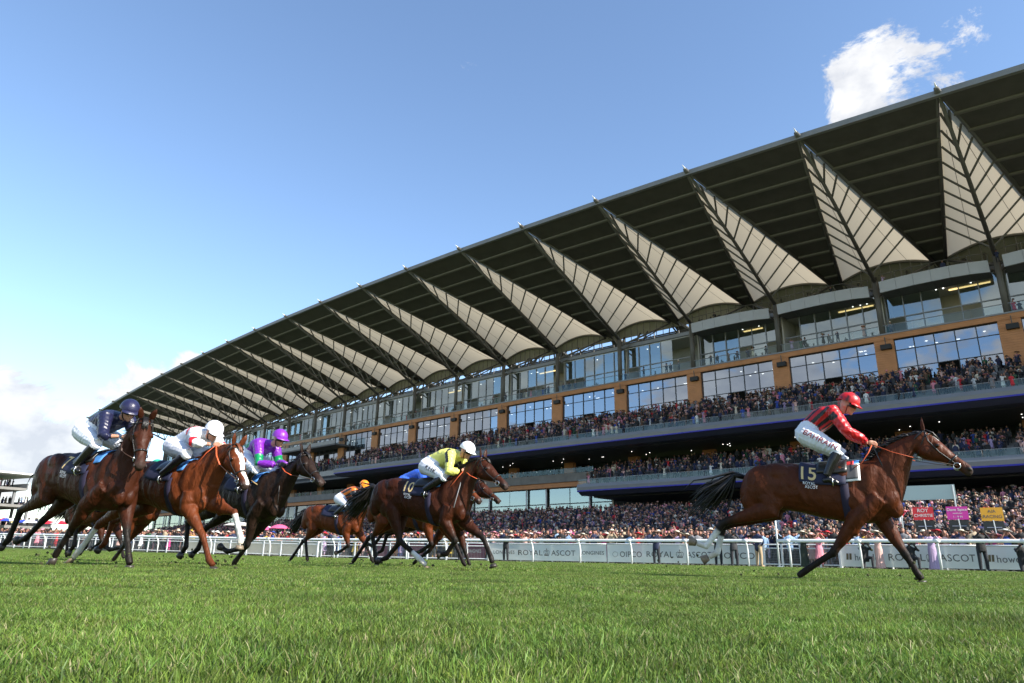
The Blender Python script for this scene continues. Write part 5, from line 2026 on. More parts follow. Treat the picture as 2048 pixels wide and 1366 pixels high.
    if opts.get('loop', True):   # the slack of the reins hanging on the near shoulder
        rr = MB()
        h = Vector((hand[0], -hand[1], hand[2]))
        rr.tube([h, h + Vector((-0.05, -0.10, -0.12)), h + Vector((-0.14, -0.14, -0.25)), h + Vector((-0.24, -0.10, -0.30)), h + Vector((-0.3, 0.02, -0.22))], [(0.010, 0.005)] * 5, 6)
        rr.build('rein', opts.get('rein', rein_o), root, True)
    # saddle cloth with number, girth and saddle
    x0, x1 = opts.get('cloth', (-0.50, 0.06))
    amax = math.radians(opts.get('clothdeg', 78))

    def sheet(xa, xb, a0, a1, off, th, m, name_, nx=10, na=22):
        g = MB()
        for lay in (off, off + th):
            for i in range(nx + 1):
                x = xa + (xb - xa) * i / nx
                for j in range(na + 1):
                    an = a0 + (a1 - a0) * j / na
                    wv = 0.006 * math.sin(9 * x + 5 * an) * abs(math.sin(an))
                    g.v.append(tuple(trunk_surf(x, an, lay + wv)))
        k = (nx + 1) * (na + 1)
        for i in range(nx):
            for j in range(na):
                q = i * (na + 1) + j
                g.f.append((q, q + 1, q + na + 2, q + na + 1))
                g.f.append((k + q, k + q + na + 1, k + q + na + 2, k + q + 1))
        edge = [i * (na + 1) for i in range(nx + 1)] + [nx * (na + 1) + j for j in range(1, na + 1)] + [i * (na + 1) + na for i in range(nx - 1, -1, -1)] + [j for j in range(na - 1, 0, -1)]
        for i in range(len(edge)):
            p, q = edge[i], edge[(i + 1) % len(edge)]
            g.f.append((p, q, k + q, k + p))
        g.m = [0] * len(g.f)
        return g.build(name_, m, root, True)
    if opts.get('tack', True):
        sheet(x0 + 0.30, x1 + 0.16, -amax * 0.72, amax * 0.72, 0.012, 0.010, opts.get('padmat', blue_pad), 'saddle_pad', 8, 18)
        if opts.get('padtrim'):
            sheet(x1 - 0.02, x1 + 0.17, 0.55, amax * 0.93, 0.020, 0.006, white_cl, 'pad_trim', 4, 8)
            sheet(x1 - 0.02, x1 + 0.145, 0.60, amax * 0.88, 0.024, 0.006, mat('grey_pad', (0.05, 0.05, 0.055), 0.7), 'pad_panel', 4, 8)
            sheet(x1 - 0.02, x1 + 0.10, 0.30, 0.58, 0.024, 0.006, mat('red_pad', (0.5, 0.02, 0.02), 0.7), 'pad_flash', 3, 4)
        sc_ = sheet(x0, x1, -amax, amax, 0.030, 0.006, opts.get('clothmat', cloth_navy), 'saddle_cloth')
        sheet(x0 + 0.22, x1 + 0.02, -0.95, 0.95, 0.040, 0.022, leather, 'saddle', 8, 14)
        sheet(-0.02, 0.08, amax * 0.9, 2 * math.pi - amax * 0.9, 0.008, 0.006, girth_m, 'girth', 2, 30)

        def print_on(txt, size, xs, z_from_top, m, space=1.0, bold=0.01, nm='number'):
            v, f = text_geo(txt, size, space, bold, 3)
            g = MB()
            for p in v:
                x = xs + p[0]
                zt, zb, hw = trunk_at(x)
                per = math.sqrt(((zt - zb) / 2) ** 2 / 2 + hw * hw / 2)
                an = (z_from_top - p[1]) / per
                g.v.append(tuple(trunk_surf(x, an, 0.047)))
            g.f = list(f)
            g.m = [0] * len(f)
            g.build(nm, m, sc_)
        if opts.get('num'):
            print_on(opts['num'], 0.24, x0 + 0.03, 0.375, gold, 1.02, 0.012)
            print_on('ROYAL', 0.045, x0 + 0.05, 0.43, white_cl, 1.1, 0.004, 'lettering')
            print_on('ASCOT', 0.045, x0 + 0.07, 0.468, white_cl, 1.1, 0.004, 'lettering')
    if opts.get('breastplate'):
        g = MB()
        pts = []
        for j in range(17):
            an = math.pi * (j / 16)
            yy = -0.19 * math.cos(an)
            pts.append(Vector((0.10 + 0.55 * math.sin(an), yy * (1.15 if abs(yy) > 0.1 else 1), 1.36 - 0.26 * math.sin(an))))
        g.tube(pts, [(0.016, 0.007)] * 17, 6)
        g.build('breastplate', opts['breastplate'], root, True)
    return root


# ---- jockeys
skin_m = mat('skin', (0.46, 0.23, 0.15), 0.5, bump=(40, 0.1, 0.002), **{'Subsurface Weight': 0.08})
silk_m = mat('racing_silk', attr='col', rough=0.38, spec=0.45, bump=(9, 0.35, 0.02))
breech_m = mat('white_breeches', (0.68, 0.70, 0.76), 0.6, bump=(12, 0.3, 0.012))
boot_m = mat('polished_boot', (0.010, 0.009, 0.009), 0.22)
cap_m = mat('cap_silk', attr='col', rough=0.38, bump=(22, 0.5, 0.012))
goggle_m = mat('goggle_lens', (0.01, 0.01, 0.012), 0.08)
whip_m = mat('whip_shaft', (0.02, 0.018, 0.018), 0.4)
glove_m = mat('glove', (0.02, 0.02, 0.02), 0.6)


def make_jockey(label, base, phi, J, silk, cap, opts):
    root = empty('person', (base[0], base[1], ground_z(*base) + opts.get('dz', 0)), phi)
    tag(root, label, 'jockey', 'jockeys riding in the race')
    mb = MB()
    bones, tg = [], []

    def limb(pts, rad, tags):
        mb.tube(pts, rad, 12)
        for i in range(len(pts) - 1):
            r0 = rad[i] if not isinstance(rad[i], tuple) else sum(rad[i]) / 2
            r1 = rad[i + 1] if not isinstance(rad[i + 1], tuple) else sum(rad[i + 1]) / 2
            bones.append((tuple(pts[i]), tuple(pts[i + 1]), r0, r1))
            tg.append(tags[i])
    Vn = lambda k, s: Vector((J[k][0], abs(J[k][1]) * s, J[k][2]))
    hip, sho = Vector(J['hip']), Vector(J['shoulder'])
    hipc, shoc = Vector((hip.x, 0, hip.z)), Vector((sho.x, 0, sho.z))
    ax = (shoc - hipc).normalized()
    up = Vector((-ax.z, 0, ax.x))
    if up.z < 0:
        up = -up
    # torso: seat, waist, ribs, shoulders
    secs = []
    for u, th, bl, hw in ((-0.26, 0.06, 0.11, 0.11), (-0.12, 0.14, 0.15, 0.17), (0.10, 0.155, 0.135, 0.18), (0.32, 0.15, 0.125, 0.175), (0.6, 0.165, 0.14, 0.19), (0.85, 0.15, 0.125, 0.205), (1.02, 0.105, 0.10, 0.18), (1.14, 0.045, 0.06, 0.10)):
        c = hipc + (shoc - hipc) * u + up * (0.02 * math.sin(max(0, u) * math.pi))
        secs.append((c + up * th, c - up * bl, hw, (0, 1, 0)))
    mb.add(*loft(secs, 16, 2.2))
    L = shoc - hipc
    bones.append((tuple(hipc - L * 0.1), tuple(hipc + L * 0.16), 0.13, 0.13))
    tg.append('breech')
    bones.append((tuple(hipc + L * 0.24), tuple(shoc), 0.13, 0.12))
    tg.append('silk')
    head = Vector(J['head'])
    face = Vector((math.cos(opts.get('gaze', -0.25)) * math.cos(opts.get('turn', 0)), math.sin(opts.get('turn', 0)), math.sin(opts.get('gaze', -0.25)))).normalized()
    fside = Vector((0, 0, 1)).cross(face).normalized()
    fup = face.cross(fside)
    limb([shoc + ax * 0.03, shoc * 0.4 + head * 0.6 - fup * 0.05, head - fup * 0.06], [0.075, 0.058, 0.055], ['silk', 'skin'])
    FM = Matrix((face, fside, fup)).transposed()
    # skull, jaw, nose, chin, ears
    mb.ell(head, (0.106, 0.083, 0.122), 14, 10, M=FM)
    mb.ell(head + face * 0.025 - fup * 0.075, (0.066, 0.056, 0.062), 12, 8, M=FM)
    mb.ell(head + face * 0.098 - fup * 0.042, (0.022, 0.014, 0.026), 8, 6, M=FM)
    mb.ell(head + face * 0.078 - fup * 0.115, (0.022, 0.026, 0.018), 8, 6, M=FM)
    mb.ell(head + face * 0.088 - fup * 0.082, (0.016, 0.028, 0.011), 8, 6, M=FM)
    for s in (-1, 1):
        mb.ell(head - face * 0.01 - fup * 0.035 + fside * 0.078 * s, (0.022, 0.010, 0.032), 8, 6, M=FM)
    bones.append((tuple(head - fup * 0.08), tuple(head + fup * 0.03), 0.07, 0.09))
    tg.append('skin')
    for s in (-1, 1):
        h, k, an, to = Vn('hip', s), Vn('knee', s), Vn('ankle', s), Vn('toe', s)
        limb([h, h + (k - h) * 0.4, h + (k - h) * 0.85, k], [0.135, 0.128, 0.092, 0.078], ['breech'] * 3)
        kk = k + (an - k) * 0.10
        limb([k, kk, k + (an - k) * 0.4, k + (an - k) * 0.85, an], [0.074, 0.071, 0.070, 0.052, 0.050], ['breech', 'boot', 'boot', 'boot'])
        heel = an + Vector((-0.05, 0, -0.06))
        limb([heel, an + Vector((0.02, 0, -0.05)), to - (to - an) * 0.25, to], [0.036, 0.042, 0.040, 0.026], ['boot'] * 3)
        sh = Vn('shoulder', s)
        el = Vn('elbow2' if (s > 0 and 'elbow2' in J) else 'elbow', s)
        ha = Vector((J['hand'][0], abs(J['hand'][1]) * s, J['hand'][2]))
        wr = ha + (el - ha).normalized() * 0.085
        slv = el + (wr - el) * opts.get('sleeve', 0.85)
        limb([sh + ax * -0.02 + Vector((0, -0.04 * s, 0)), sh, sh + (el - sh) * 0.5, el, el + (slv - el) * 0.5, slv], [0.10, 0.095, 0.080, 0.068, 0.066, 0.056], ['silk'] * 2 + ['sleeve_u'] + ['sleeve'] * 2)
        limb([slv, wr], [0.032, 0.026], ['skin'])
        # hand: palm, four curled fingers and a thumb round the rein
        d = (ha - wr).normalized()
        lat = Vector((0, 1, 0))
        dn = d.cross(lat).normalized()
        if dn.z > 0:
            dn = -dn
        mb.ell(ha - d * 0.015, (0.042, 0.020, 0.038), 8, 6, M=Matrix((d, lat, dn)).transposed())
        bones.append((tuple(wr), tuple(ha + d * 0.04), 0.03, 0.03))
        tg.append('hand')
        for q in range(4):
            b0 = ha + d * 0.02 + dn * (0.024 - 0.019 * q)
            ln = (0.030, 0.034, 0.032, 0.026)[q]
            mb.tube([b0, b0 + d * ln, b0 + d * ln * 0.9 - lat * (0.028 * s), b0 - lat * (0.038 * s) + d * 0.004], [0.0105, 0.010, 0.0095, 0.008], 8)
        tb = ha - d * 0.01 - dn * 0.03
        mb.tube([tb, tb + d * 0.035 - dn * 0.008, tb + d * 0.058 - lat * (0.015 * s)], [0.012, 0.011, 0.009], 8)
    me = organic(mb, opts.get('voxel', 0.0095), 2)
    co = mesh_co(me)
    idx, par = seg_score(co, bones)
    tags = np.array(tg)[idx]
    loose = np.isin(tags, ['silk', 'sleeve', 'sleeve_u', 'breech'])
    nor = np.empty(len(co) * 3)
    me.vertices.foreach_get('normal', nor)
    nor = nor.reshape(-1, 3)
    fold = np.sin(co[:, 0] * 46 + 9 * np.sin(co[:, 2] * 11 + co[:, 1] * 7)) * np.sin(co[:, 2] * 31 + 6 * np.sin(co[:, 0] * 13)) + 0.6 * np.sin(co[:, 0] * 83 - co[:, 2] * 61 + 3 * np.sin(co[:, 1] * 40))
    new = co + nor * (0.0028 * fold * loose)[:, None]
    me.vertices.foreach_set('co', new.ravel())
    me.update()
    c = np.tile(np.array((0.5, 0.5, 0.5)), (len(co), 1))
    w = (co - np.array(hipc)) @ np.array(ax) / L.length
    acr = co[:, 1]
    hgt = (co - np.array(hipc)) @ np.array(up)
    c[:] = silk(co, w, acr, hgt, tags, par)
    set_colour(me, c)
    for m in (silk_m, opts.get('breech', breech_m), boot_m, skin_m, opts.get('handmat', skin_m)):
        me.materials.append(m)
    slot = {'silk': 0, 'sleeve': 0, 'sleeve_u': 0, 'breech': 1, 'boot': 2, 'skin': 3, 'hand': 4}
    vs = np.array([slot[q] for q in tg])[idx]
    first = np.array([p.vertices[0] for p in me.polygons])
    me.polygons.foreach_set('material_index', vs[first])
    link('body', me, root)
    # helmet with peak under its silk cap
    hb = MB()
    hc = head + fup * 0.030 - face * 0.005
    R = (0.142, 0.124, 0.132)
    n_, k_ = 20, 9
    for i in range(k_ + 1):
        ph = (math.pi * 0.53) * i / k_
        for j in range(n_):
            th = 2 * math.pi * j / n_
            hb.v.append(tuple(hc + FM @ Vector((R[0] * math.sin(ph) * math.cos(th), R[1] * math.sin(ph) * math.sin(th), R[2] * math.cos(ph)))))
    for i in range(k_):
        for j in range(n_):
            q = (j + 1) % n_
            hb.f.append((i * n_ + j, (i + 1) * n_ + j, (i + 1) * n_ + q, i * n_ + q))
    hb.m = [0] * len(hb.f)
    hm_ = hb.mesh('helmet', cap_m, True)
    hco = mesh_co(hm_)
    rel = (hco - np.array(hc)) @ np.array(FM)
    set_colour(hm_, cap(rel))
    he = link('helmet', hm_, root)
    pk = MB()
    for i in range(9):
        th = math.radians(-62 + 124 * i / 8)
        for rr, dz in ((0.97, 0.0), (1.30 if 0 < i < 8 else 1.02, -0.022)):
            for dd in (0, -0.006):
                pk.v.append(tuple(hc + FM @ Vector((R[0] * rr * math.cos(th), R[1] * rr * math.sin(th), dz + dd - 0.004))))
    for i in range(8):
        q = i * 4
        pk.f += [(q, q + 4, q + 6, q + 2), (q + 1, q + 3, q + 7, q + 5), (q + 2, q + 6, q + 7, q + 3)]
    pk.m = [0] * len(pk.f)
    pm_ = pk.mesh('peak', cap_m, True)
    set_colour(pm_, np.tile(cap(np.array([[0.1, 0, 0.0]])), (len(pk.v), 1)))
    link('peak', pm_, he)
    g = MB()
    g.tube([head + face * (0.098 * math.cos(t_)) + fside * (0.092 * math.sin(t_)) - fup * 0.012 for t_ in np.linspace(-1.25, 1.25, 11)], [(0.012, 0.026)] * 11, 8, up=tuple(fup))
    g.build('goggles', goggle_m, root, True)
    if opts.get('strap', True):
        g = MB()
        g.tube([head + fside * (0.080 * math.cos(t_)) - fup * (0.02 + 0.115 * math.sin(t_)) + face * 0.02 for t_ in np.linspace(0, math.pi, 13)], [(0.008, 0.004)] * 13, 6)
        g.build('chin_strap', leather, root, True)
    if opts.get('whip'):
        p0 = Vector((J['hand'][0], -abs(J['hand'][1]), J['hand'][2]))
        g = MB()
        g.tube([p0 - Vector(opts['whip']) * 0.08, p0, p0 + Vector(opts['whip']) * 0.6, p0 + Vector(opts['whip'])], [0.010, 0.010, 0.007, 0.009], 7)
        g.build('whip', opts.get('whipmat', whip_m), root, True)
    # stirrup irons
    for s in (-1, 1):
        an, to = Vn('ankle', s), Vn('toe', s)
        c_ = to * 0.55 + an * 0.45 + Vector((0.0, 0, -0.035))
        g = MB()
        g.tube([c_ + Vector((0, 0.052 * math.cos(t_), 0.062 * math.sin(t_) + 0.01)) for t_ in np.linspace(0, 2 * math.pi, 13)], 0.006, 6, cap=False)
        g.build('stirrup', steel, root, True)
    if opts.get('thigh'):
        txt, m_, sz = opts['thigh']
        h, k = Vn('hip', -1), Vn('knee', -1)
        dv = (k - h)
        Ln = dv.length
        dv.normalize()
        out = Vector((0, -1, 0))
        out = (out - dv * out.dot(dv)).normalized()
        upv = out.cross(dv)
        if upv.z < 0:
            upv = -upv
        v, f = text_geo(txt, sz, 1.08, 0.006, 3)
        wid = v[:, 0].max()
        gg = MB()
        for p in v:
            u = (Ln * 0.55 - wid / 2 + p[0]) / Ln
            rr = float(np.interp(u, [0, 0.4, 0.85, 1], [0.135, 0.128, 0.092, 0.078])) + 0.006
            an = (p[1] - sz * 0.15) / rr
            gg.v.append(tuple(h + dv * (u * Ln) + (out * math.cos(an) + upv * math.sin(an)) * rr))
        gg.f = list(f)
        gg.m = [0] * len(f)
        gg.build('lettering', m_, root)
    return root
# ------------------------------------------------------------------ the field
BAY = ((0.072, 0.018, 0.0054), (0.014, 0.010, 0.008))
DKBAY = ((0.040, 0.0105, 0.0038), (0.012, 0.009, 0.007))
BRIGHT = ((0.100, 0.024, 0.0065), (0.013, 0.009, 0.008))
CHEST = ((0.108, 0.027, 0.0078), (0.095, 0.025, 0.008))
BROWN = ((0.019, 0.0098, 0.0062), (0.010, 0.008, 0.007))


def flat(c):
    return lambda *k: np.tile(np.array(c), (len(k[0]), 1))


RED, BLK = (0.50, 0.010, 0.014), (0.012, 0.011, 0.012)


def s_lead(co, w, acr, hgt, tags, par):
    c = np.tile(np.array(RED), (len(co), 1))
    an = np.arctan2(np.abs(acr), hgt)
    m = (tags == 'silk') & ((np.floor(an / 0.27 + 0.5) % 2) == 1) & (w < 1.02)
    c[m] = BLK
    return c


def c_lead(rel):
    c = np.tile(np.array(RED), (len(rel), 1))
    q = np.sin(rel[:, 0] * 52 + 1.2) * np.sin(rel[:, 1] * 48 + 0.6) + 0.5 * np.sin(rel[:, 2] * 60)
    c[q > 0.30] = BLK
    return c


def s_purple(co, w, acr, hgt, tags, par):
    c = np.tile(np.array((0.17, 0.018, 0.34)), (len(co), 1))
    c[(tags == 'sleeve_u') & (par > 0.25)] = (0.0, 0.22, 0.07)
    c[(tags == 'silk') & (w > 0.25) & (w < 0.62) & (hgt > 0.03)] = (0.0, 0.18, 0.06)
    return c


def s_white(co, w, acr, hgt, tags, par):
    c = np.tile(np.array((0.76, 0.76, 0.78)), (len(co), 1))
    c[(tags == 'sleeve_u') & (par > 0.45)] = (0.60, 0.015, 0.025)
    c[(tags == 'silk') & (w > 0.72) & (w < 0.90) & (hgt > 0.02)] = (0.60, 0.015, 0.025)
    return c


def s_orange(co, w, acr, hgt, tags, par):
    c = np.tile(np.array((0.72, 0.16, 0.01)), (len(co), 1))
    an = np.arctan2(np.abs(acr), hgt)
    c[(np.floor(an / 0.34) % 2 == 1) & (tags == 'silk')] = BLK
    c[(tags == 'sleeve') | (tags == 'sleeve_u')] = BLK
    c[(tags == 'sleeve_u') & (par < 0.4)] = (0.72, 0.16, 0.01)
    return c


def s_yellow(co, w, acr, hgt, tags, par):
    c = np.tile(np.array((0.74, 0.72, 0.16)), (len(co), 1))
    c[(tags == 'silk') & ((w - 0.36) ** 2 / 0.015 + (acr / 0.09) ** 2 < 1) & (hgt > 0)] = BLK
    c[(tags == 'silk') & (w > 0.90) & (w < 1.02) & (np.abs(acr) > 0.08)] = BLK
    return c


K = lambda d: {k: v for k, v in d.items()}
LEAD = dict(poll=(1.02, 0, 1.81), crest=(0.64, 0, 1.725),
            NHstifle=(-0.93, -.16, .90), NHhock=(-1.57, -.12, .74), NHfet=(-1.84, -.12, .42), NHtoe=(-2.07, -.12, .49),
            FHstifle=(-0.95, .16, .90), FHhock=(-1.65, .12, .70), FHfet=(-1.76, .12, .34), FHtoe=(-1.98, .12, .23),
            NFelbow=(0.12, -.15, .77), NFknee=(-0.21, -.12, .35), NFfet=(-0.58, -.10, .115), NFtoe=(-0.74, -.10, .0),
            FFelbow=(0.38, .15, .77), FFknee=(0.59, .10, .33), FFfet=(0.695, .10, .10), FFtoe=(0.75, .10, .0))
NAVY = dict(poll=(0.88, -.10, 1.85),
            NHstifle=(-0.92, -.16, .92), NHhock=(-1.55, -.13, .74), NHfet=(-1.72, -.12, .34), NHtoe=(-1.88, -.12, .24),
            FHstifle=(-1.0, .16, .90), FHhock=(-1.40, .12, .62), FHfet=(-1.76, .12, .36), FHtoe=(-1.97, .12, .34),
            NFelbow=(0.06, -.16, .78), NFknee=(-0.26, -.13, .45), NFfet=(-0.47, -.12, .2), NFtoe=(-0.54, -.12, .06),
            FFelbow=(0.42, .15, .77), FFknee=(0.55, .13, .45), FFfet=(0.70, .12, .13), FFtoe=(0.78, .12, .0))
CHES = dict(poll=(1.08, -.03, 1.64), crest=(0.66, -.01, 1.66),
            NFelbow=(0.40, -.16, .80), NFknee=(0.75, -.13, .43), NFfet=(0.93, -.12, .12), NFtoe=(1.10, -.12, .0),
            FFelbow=(0.56, .15, .86), FFknee=(1.00, .13, .75), FFfet=(1.21, .12, .40), FFtoe=(1.20, .12, .27),
            NHstifle=(-0.98, -.16, .88), NHhock=(-1.62, -.12, .62), NHfet=(-2.02, -.12, .21), NHtoe=(-2.22, -.12, .03),
            FHstifle=(-0.95, .16, .88), FHhock=(-1.68, .12, .66), FHfet=(-1.79, .12, .33), FHtoe=(-1.95, .12, .22))
PURP = dict(poll=(1.10, 0, 1.75), crest=(0.74, 0, 1.60),
            NFelbow=(0.18, -.15, .78), NFknee=(0.08, -.12, .35), NFfet=(-0.2, -.10, .09), NFtoe=(-0.28, -.10, .0),
            FFelbow=(0.14, .15, .78), FFknee=(-0.36, .12, .30), FFfet=(-0.74, .12, .24), FFtoe=(-0.97, .12, .32),
            NHstifle=(-0.98, -.16, .90), NHhock=(-1.62, -.12, .72), NHfet=(-1.57, -.12, .31), NHtoe=(-1.72, -.12, .14),
            FHstifle=(-0.95, .16, .88), FHhock=(-1.45, .12, .62), FHfet=(-1.57, .12, .28), FHtoe=(-1.75, .12, .17))
ORAN = dict(poll=(1.04, 0, 1.76), crest=(0.68, 0, 1.66),
            NHstifle=(-0.88, -.16, .88), NHhock=(-1.14, -.12, .60), NHfet=(-1.03, -.10, .12), NHtoe=(-0.96, -.10, .0),
            FHstifle=(-0.95, .16, .88), FHhock=(-1.45, .12, .58), FHfet=(-1.80, .10, .12), FHtoe=(-1.90, .10, .02),
            NFelbow=(0.30, -.15, .77), NFknee=(0.40, -.12, .46), NFfet=(0.14, -.10, .32), NFtoe=(-0.04, -.10, .26),
            FFelbow=(0.50, .15, .79), FFknee=(0.82, .12, .45), FFfet=(1.03, .10, .12), FFtoe=(1.15, .10, .0))
YELL = dict(poll=(0.95, 0, 1.77), crest=(0.62, 0, 1.70),
            NHstifle=(-0.78, -.16, .95), NHhock=(-0.62, -.12, .46), NHfet=(-0.20, -.10, .18), NHtoe=(0.05, -.10, .0),
            FHstifle=(-0.85, .16, .90), FHhock=(-0.84, .12, .42), FHfet=(-1.08, .12, .18), FHtoe=(-1.28, .12, .13),
            NFelbow=(0.32, -.15, .76), NFknee=(0.52, -.12, .47), NFfet=(0.34, -.10, .26), NFtoe=(0.18, -.10, .25),
            FFelbow=(0.50, .15, .77), FFknee=(0.90, .12, .52), FFfet=(1.07, .10, .21), FFtoe=(1.12, .10, .07))
SPECS = [
    # name of pose, base, heading, joints, coats, horse label, options
    ('lead', (4.39, 9.213), -0.564, LEAD, BAY, 'glossy bay racehorse in front of the field with white hind socks and number 15',
     dict(pitch=-0.80, ears=0.75, socks={'NH': 0.30, 'FH': 0.35}, num='15', flick={'NH': True}, seed=3, tail=(-0.9, 0, -0.42), taillen=0.86,
          padtrim=True, hand=(0.40, 0.07, 1.70), blaze=(0.028, 0.08, 0.16), voxel=0.0125)),
    ('navy', (-5.505, 9.5), -0.50, NAVY, DKBAY, 'dark bay racehorse with head turned to the camera, under the navy jockey',
     dict(tail=(-0.55, 0.25, -0.75), taillen=0.55, pitch=-1.22, yaw=-0.42, ears=0.45, hand=(0.47, 0.07, 1.66), seed=4, rein=rein_b, loop=False, num='7', noseband=leather, voxel=0.0125, throat=(0.03, 0, 0.02))),
    ('chest', (-4.745, 10.25), -0.50, CHES, CHEST, 'chestnut racehorse with broad white blaze and one white foreleg',
     dict(pitch=-0.98, yaw=-0.12, ears=0.5, hand=(0.68, 0.07, 1.68), seed=5, hair=hair_ch, blaze=(0.042, 0.03, 0.60), socks={'FF': 0.05, 'NH': 0.15}, voxel=0.0125, rein=rein_o, num='')),
    ('purple', (-4.205, 11.79), -0.576, PURP, BROWN, 'very dark brown racehorse with a tan breast strap, under the purple jockey',
     dict(pitch=-0.74, ears=0.7, hand=(0.62, 0.07, 1.58), seed=6, breastplate=tan_strap, loop=False)),
    ('orange', (-4.5, 19.3), -0.50, ORAN, BRIGHT, 'bright bay racehorse farther back under the orange and black jockey',
     dict(pitch=-0.78, ears=0.8, hand=(0.72, 0.07, 1.62), seed=7, tail=(-0.75, 0.05, -0.62), voxel=0.017, loop=False, rein=rein_b)),
    ('yellow', (-1.245, 12.0), -0.53, YELL, DKBAY, 'dark bay racehorse in mid field wearing number 10, under the yellow jockey',
     dict(pitch=-0.72, ears=0.6, hand=(0.61, 0.07, 1.60), seed=8, num='10', tail=(-0.9, 0, -0.42), noseband=leather, socks={'NH': 0.62})),
    ('blue', (-1.82, 14.7), -0.53, ORAN, BRIGHT, 'bay racehorse half hidden behind the number 10 horse, muzzle showing under its neck',
     dict(pitch=-0.80, hand=(0.60, 0.07, 1.60), seed=9, voxel=0.018, loop=False)),
    ('hidden', (-1.50, 16.0), -0.53, LEAD, DKBAY, 'dark racehorse on the far side of the field behind two others',
     dict(pitch=-0.66, hand=(0.60, 0.07, 1.60), seed=10, voxel=0.018, loop=False)),
    ('teal', (-7.35, 14.0), -0.50, PURP, BAY, 'bay racehorse behind the chestnut and the navy jockey, mostly hidden',
     dict(pitch=-0.80, hand=(0.60, 0.07, 1.58), seed=11, voxel=0.018, loop=False)),
    ('last', (-10.6, 18.6), -0.50, ORAN, DKBAY, 'dark bay racehorse at the back of the field, legs showing below the others',
     dict(pitch=-0.80, hand=(0.60, 0.07, 1.58), seed=12, voxel=0.02, loop=False)),
]
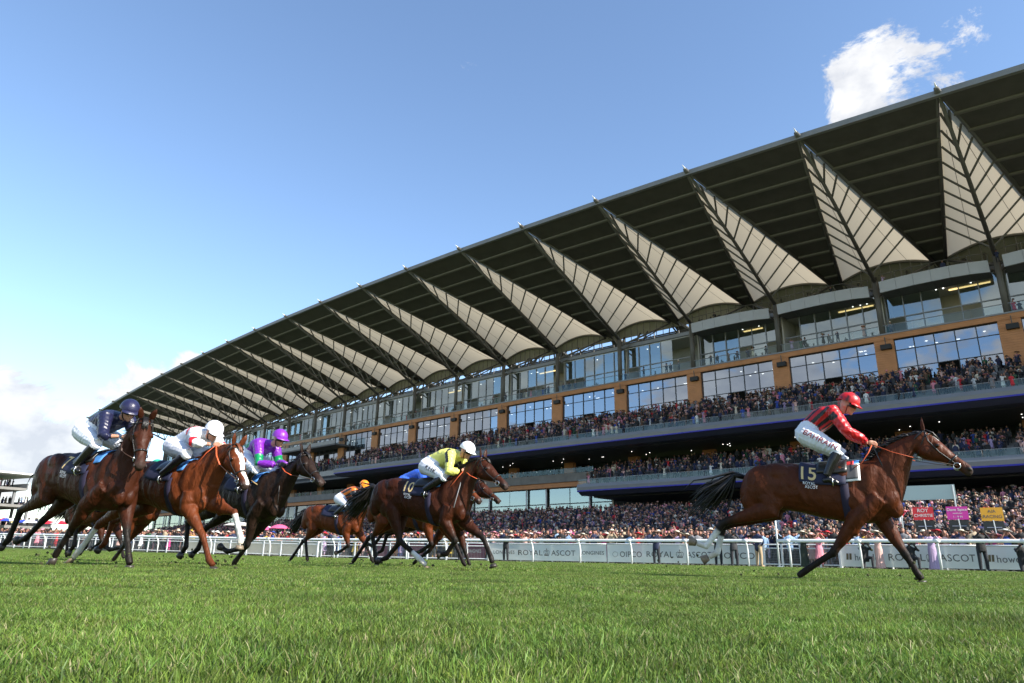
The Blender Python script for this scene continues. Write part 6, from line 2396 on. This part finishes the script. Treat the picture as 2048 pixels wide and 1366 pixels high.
JOCK = {
    'lead': (dict(hip=(-.40, .13, 1.89), knee=(.01, .24, 1.62), ankle=(-.16, .28, 1.30), toe=(-.03, .28, 1.19), shoulder=(-.02, .17, 2.17), elbow=(.13, .24, 1.88), hand=(.40, .07, 1.71), head=(.18, 0, 2.27)),
             s_lead, c_lead, 'jockey in red and black striped silks crouched on the leading bay horse', dict(gaze=-0.5, thigh=('BAHRAIN', mat('maroon_print', (0.25, 0.01, 0.03), 0.6), 0.105), whip=(0.10, -0.08, -0.35), turn=-0.1)),
    'navy': (dict(hip=(-.45, .13, 1.80), knee=(.16, .25, 1.57), ankle=(-.14, .29, 1.30), toe=(-.03, .29, 1.20), shoulder=(.10, .17, 1.96), elbow=(.26, .25, 1.67), hand=(.47, .07, 1.67), head=(.33, 0, 2.05)),
             flat((0.012, 0.013, 0.042)), lambda r: np.tile(np.array((0.014, 0.014, 0.050)), (len(r), 1)), 'jockey in plain navy silks and navy cap riding nearest the clouds', dict(gaze=-0.45, sleeve=0.35, turn=-0.2)),
    'chest': (dict(hip=(-.22, .13, 1.71), knee=(.32, .24, 1.55), ankle=(-.10, .29, 1.28), toe=(-.10, .29, 1.18), shoulder=(.31, .17, 1.86), elbow=(.42, .25, 1.70), hand=(.69, .07, 1.68), head=(.49, 0, 1.90)),
              s_white, lambda r: np.tile(np.array((0.78, 0.78, 0.80)), (len(r), 1)), 'jockey in white silks with red armbands and white cap on the chestnut', dict(gaze=-0.55, sleeve=0.6)),
    'purple': (dict(hip=(-.40, .13, 1.80), knee=(.22, .24, 1.53), ankle=(-.12, .29, 1.28), toe=(-.02, .29, 1.18), shoulder=(.10, .17, 1.98), elbow=(.27, .24, 1.62), elbow2=(.17, .24, 1.70), hand=(.62, .07, 1.60), head=(.41, 0, 2.06)),
               s_purple, lambda r: np.tile(np.array((0.19, 0.022, 0.36)), (len(r), 1)), 'jockey in purple silks with green armbands and purple cap', dict(gaze=-0.3, handmat=glove_m, whip=(0.14, -0.10, -0.62))),
    'orange': (dict(hip=(-.10, .13, 1.69), knee=(.32, .24, 1.50), ankle=(-.02, .29, 1.26), toe=(.08, .29, 1.16), shoulder=(.47, .17, 1.88), elbow=(.60, .25, 1.60), hand=(.74, .07, 1.63), head=(.66, 0, 2.00)),
               s_orange, lambda r: np.tile(np.array((0.85, 0.24, 0.01)), (len(r), 1)), 'jockey in orange and black stripes with orange cap farther back', dict(gaze=-0.5, voxel=0.012)),
    'yellow': (dict(hip=(-.18, .13, 1.71), knee=(.33, .24, 1.48), ankle=(-.04, .28, 1.28), toe=(.02, .28, 1.17), shoulder=(.38, .17, 1.86), elbow=(.42, .24, 1.55), hand=(.61, .07, 1.60), head=(.60, 0, 1.93)),
               s_yellow, lambda r: np.tile(np.array((0.80, 0.80, 0.82)), (len(r), 1)), 'jockey in pale yellow silks and white cap on the number 10 horse',
               dict(gaze=-0.45, thigh=('KHK', mat('black_print', (0.012, 0.012, 0.014), 0.6), 0.12), whip=(-0.06, -0.18, -0.62), whipmat=mat('grey_whip', (0.25, 0.25, 0.26), 0.5))),
    'blue': (dict(hip=(-.45, .13, 1.72), knee=(.20, .24, 1.50), ankle=(-.12, .28, 1.28), toe=(-.02, .28, 1.17), shoulder=(.10, .17, 1.84), elbow=(.28, .24, 1.58), hand=(.58, .07, 1.60), head=(.36, 0, 1.86)),
             flat((0.03, 0.10, 0.50)), lambda r: np.tile(np.array((0.03, 0.10, 0.5)), (len(r), 1)), 'jockey in royal blue silks hidden behind the yellow jockey', dict(voxel=0.013, breech=mat('blue_breeches', (0.035, 0.11, 0.50), 0.6))),
    'hidden': (dict(hip=(-.35, .13, 1.66), knee=(.20, .24, 1.48), ankle=(-.12, .28, 1.26), toe=(-.02, .28, 1.15), shoulder=(.18, .17, 1.76), elbow=(.32, .24, 1.56), hand=(.58, .07, 1.58), head=(.40, 0, 1.78)),
               flat((0.02, 0.12, 0.05)), lambda r: np.tile(np.array((0.02, 0.12, 0.05)), (len(r), 1)), 'jockey in green silks on the far side behind the yellow jockey', dict(voxel=0.013)),
    'teal': (dict(hip=(-.30, .13, 1.64), knee=(.25, .24, 1.48), ankle=(-.08, .28, 1.26), toe=(.02, .28, 1.15), shoulder=(.26, .17, 1.74), elbow=(.38, .24, 1.54), hand=(.60, .07, 1.56), head=(.46, 0, 1.80)),
             flat((0.05, 0.03, 0.40)), lambda r: np.where((r[:, 1:2] > 0.0), np.array([[0.12, 0.04, 0.45]]), np.array([[0.02, 0.30, 0.18]])), 'jockey in a violet and green cap glimpsed behind the chestnut horse', dict(voxel=0.013)),
    'last': (dict(hip=(-.30, .13, 1.58), knee=(.25, .24, 1.44), ankle=(-.08, .28, 1.24), toe=(.02, .28, 1.13), shoulder=(.26, .17, 1.66), elbow=(.38, .24, 1.50), hand=(.60, .07, 1.54), head=(.46, 0, 1.70)),
             flat((0.35, 0.02, 0.03)), lambda r: np.tile(np.array((0.4, 0.02, 0.03)), (len(r), 1)), 'jockey in dark red silks at the back of the field', dict(voxel=0.014)),
}
for nm, base, phi, P, coats, lab, opt in SPECS:
    if opt.get('hand') is None:
        opt['hand'] = JOCK[nm][0]['hand']
    make_horse('racehorse', lab, base, phi, P, coats, opt)
    J, sf, cf, jl, jo = JOCK[nm]
    make_jockey(jl, base, phi, J, sf, cf, jo)

# turf kicked up behind the hooves that strike the ground
tm = mat('torn_turf', (0.045, 0.048, 0.016), 0.95, noise=(40, 0.5))
td = MB()
dr = random.Random(21)
for nm, base, phi, P, coats, lab, opt in SPECS[:6]:
    for key in ('NF', 'FF', 'NH', 'FH'):
        to = P.get(key + 'toe')
        if to is None or to[2] > 0.3:
            continue
        for _ in range(7):
            lx, ly, lz = to[0] - dr.uniform(0.0, 0.7), to[1] + dr.uniform(-0.2, 0.2), abs(dr.gauss(0.0, 0.12)) + 0.02
            x = base[0] + math.cos(phi) * lx - math.sin(phi) * ly
            y = base[1] + math.sin(phi) * lx + math.cos(phi) * ly
            q = dr.uniform(0.006, 0.020)
            td.ell((x, y, ground_z(x, y) + lz), (q * dr.uniform(0.7, 1.5), q * dr.uniform(0.7, 1.4), q), 6, 4)
tag(td.build('turf_debris', tm, None, False), 'small clods of turf flying up behind the hooves', None, kind='stuff')
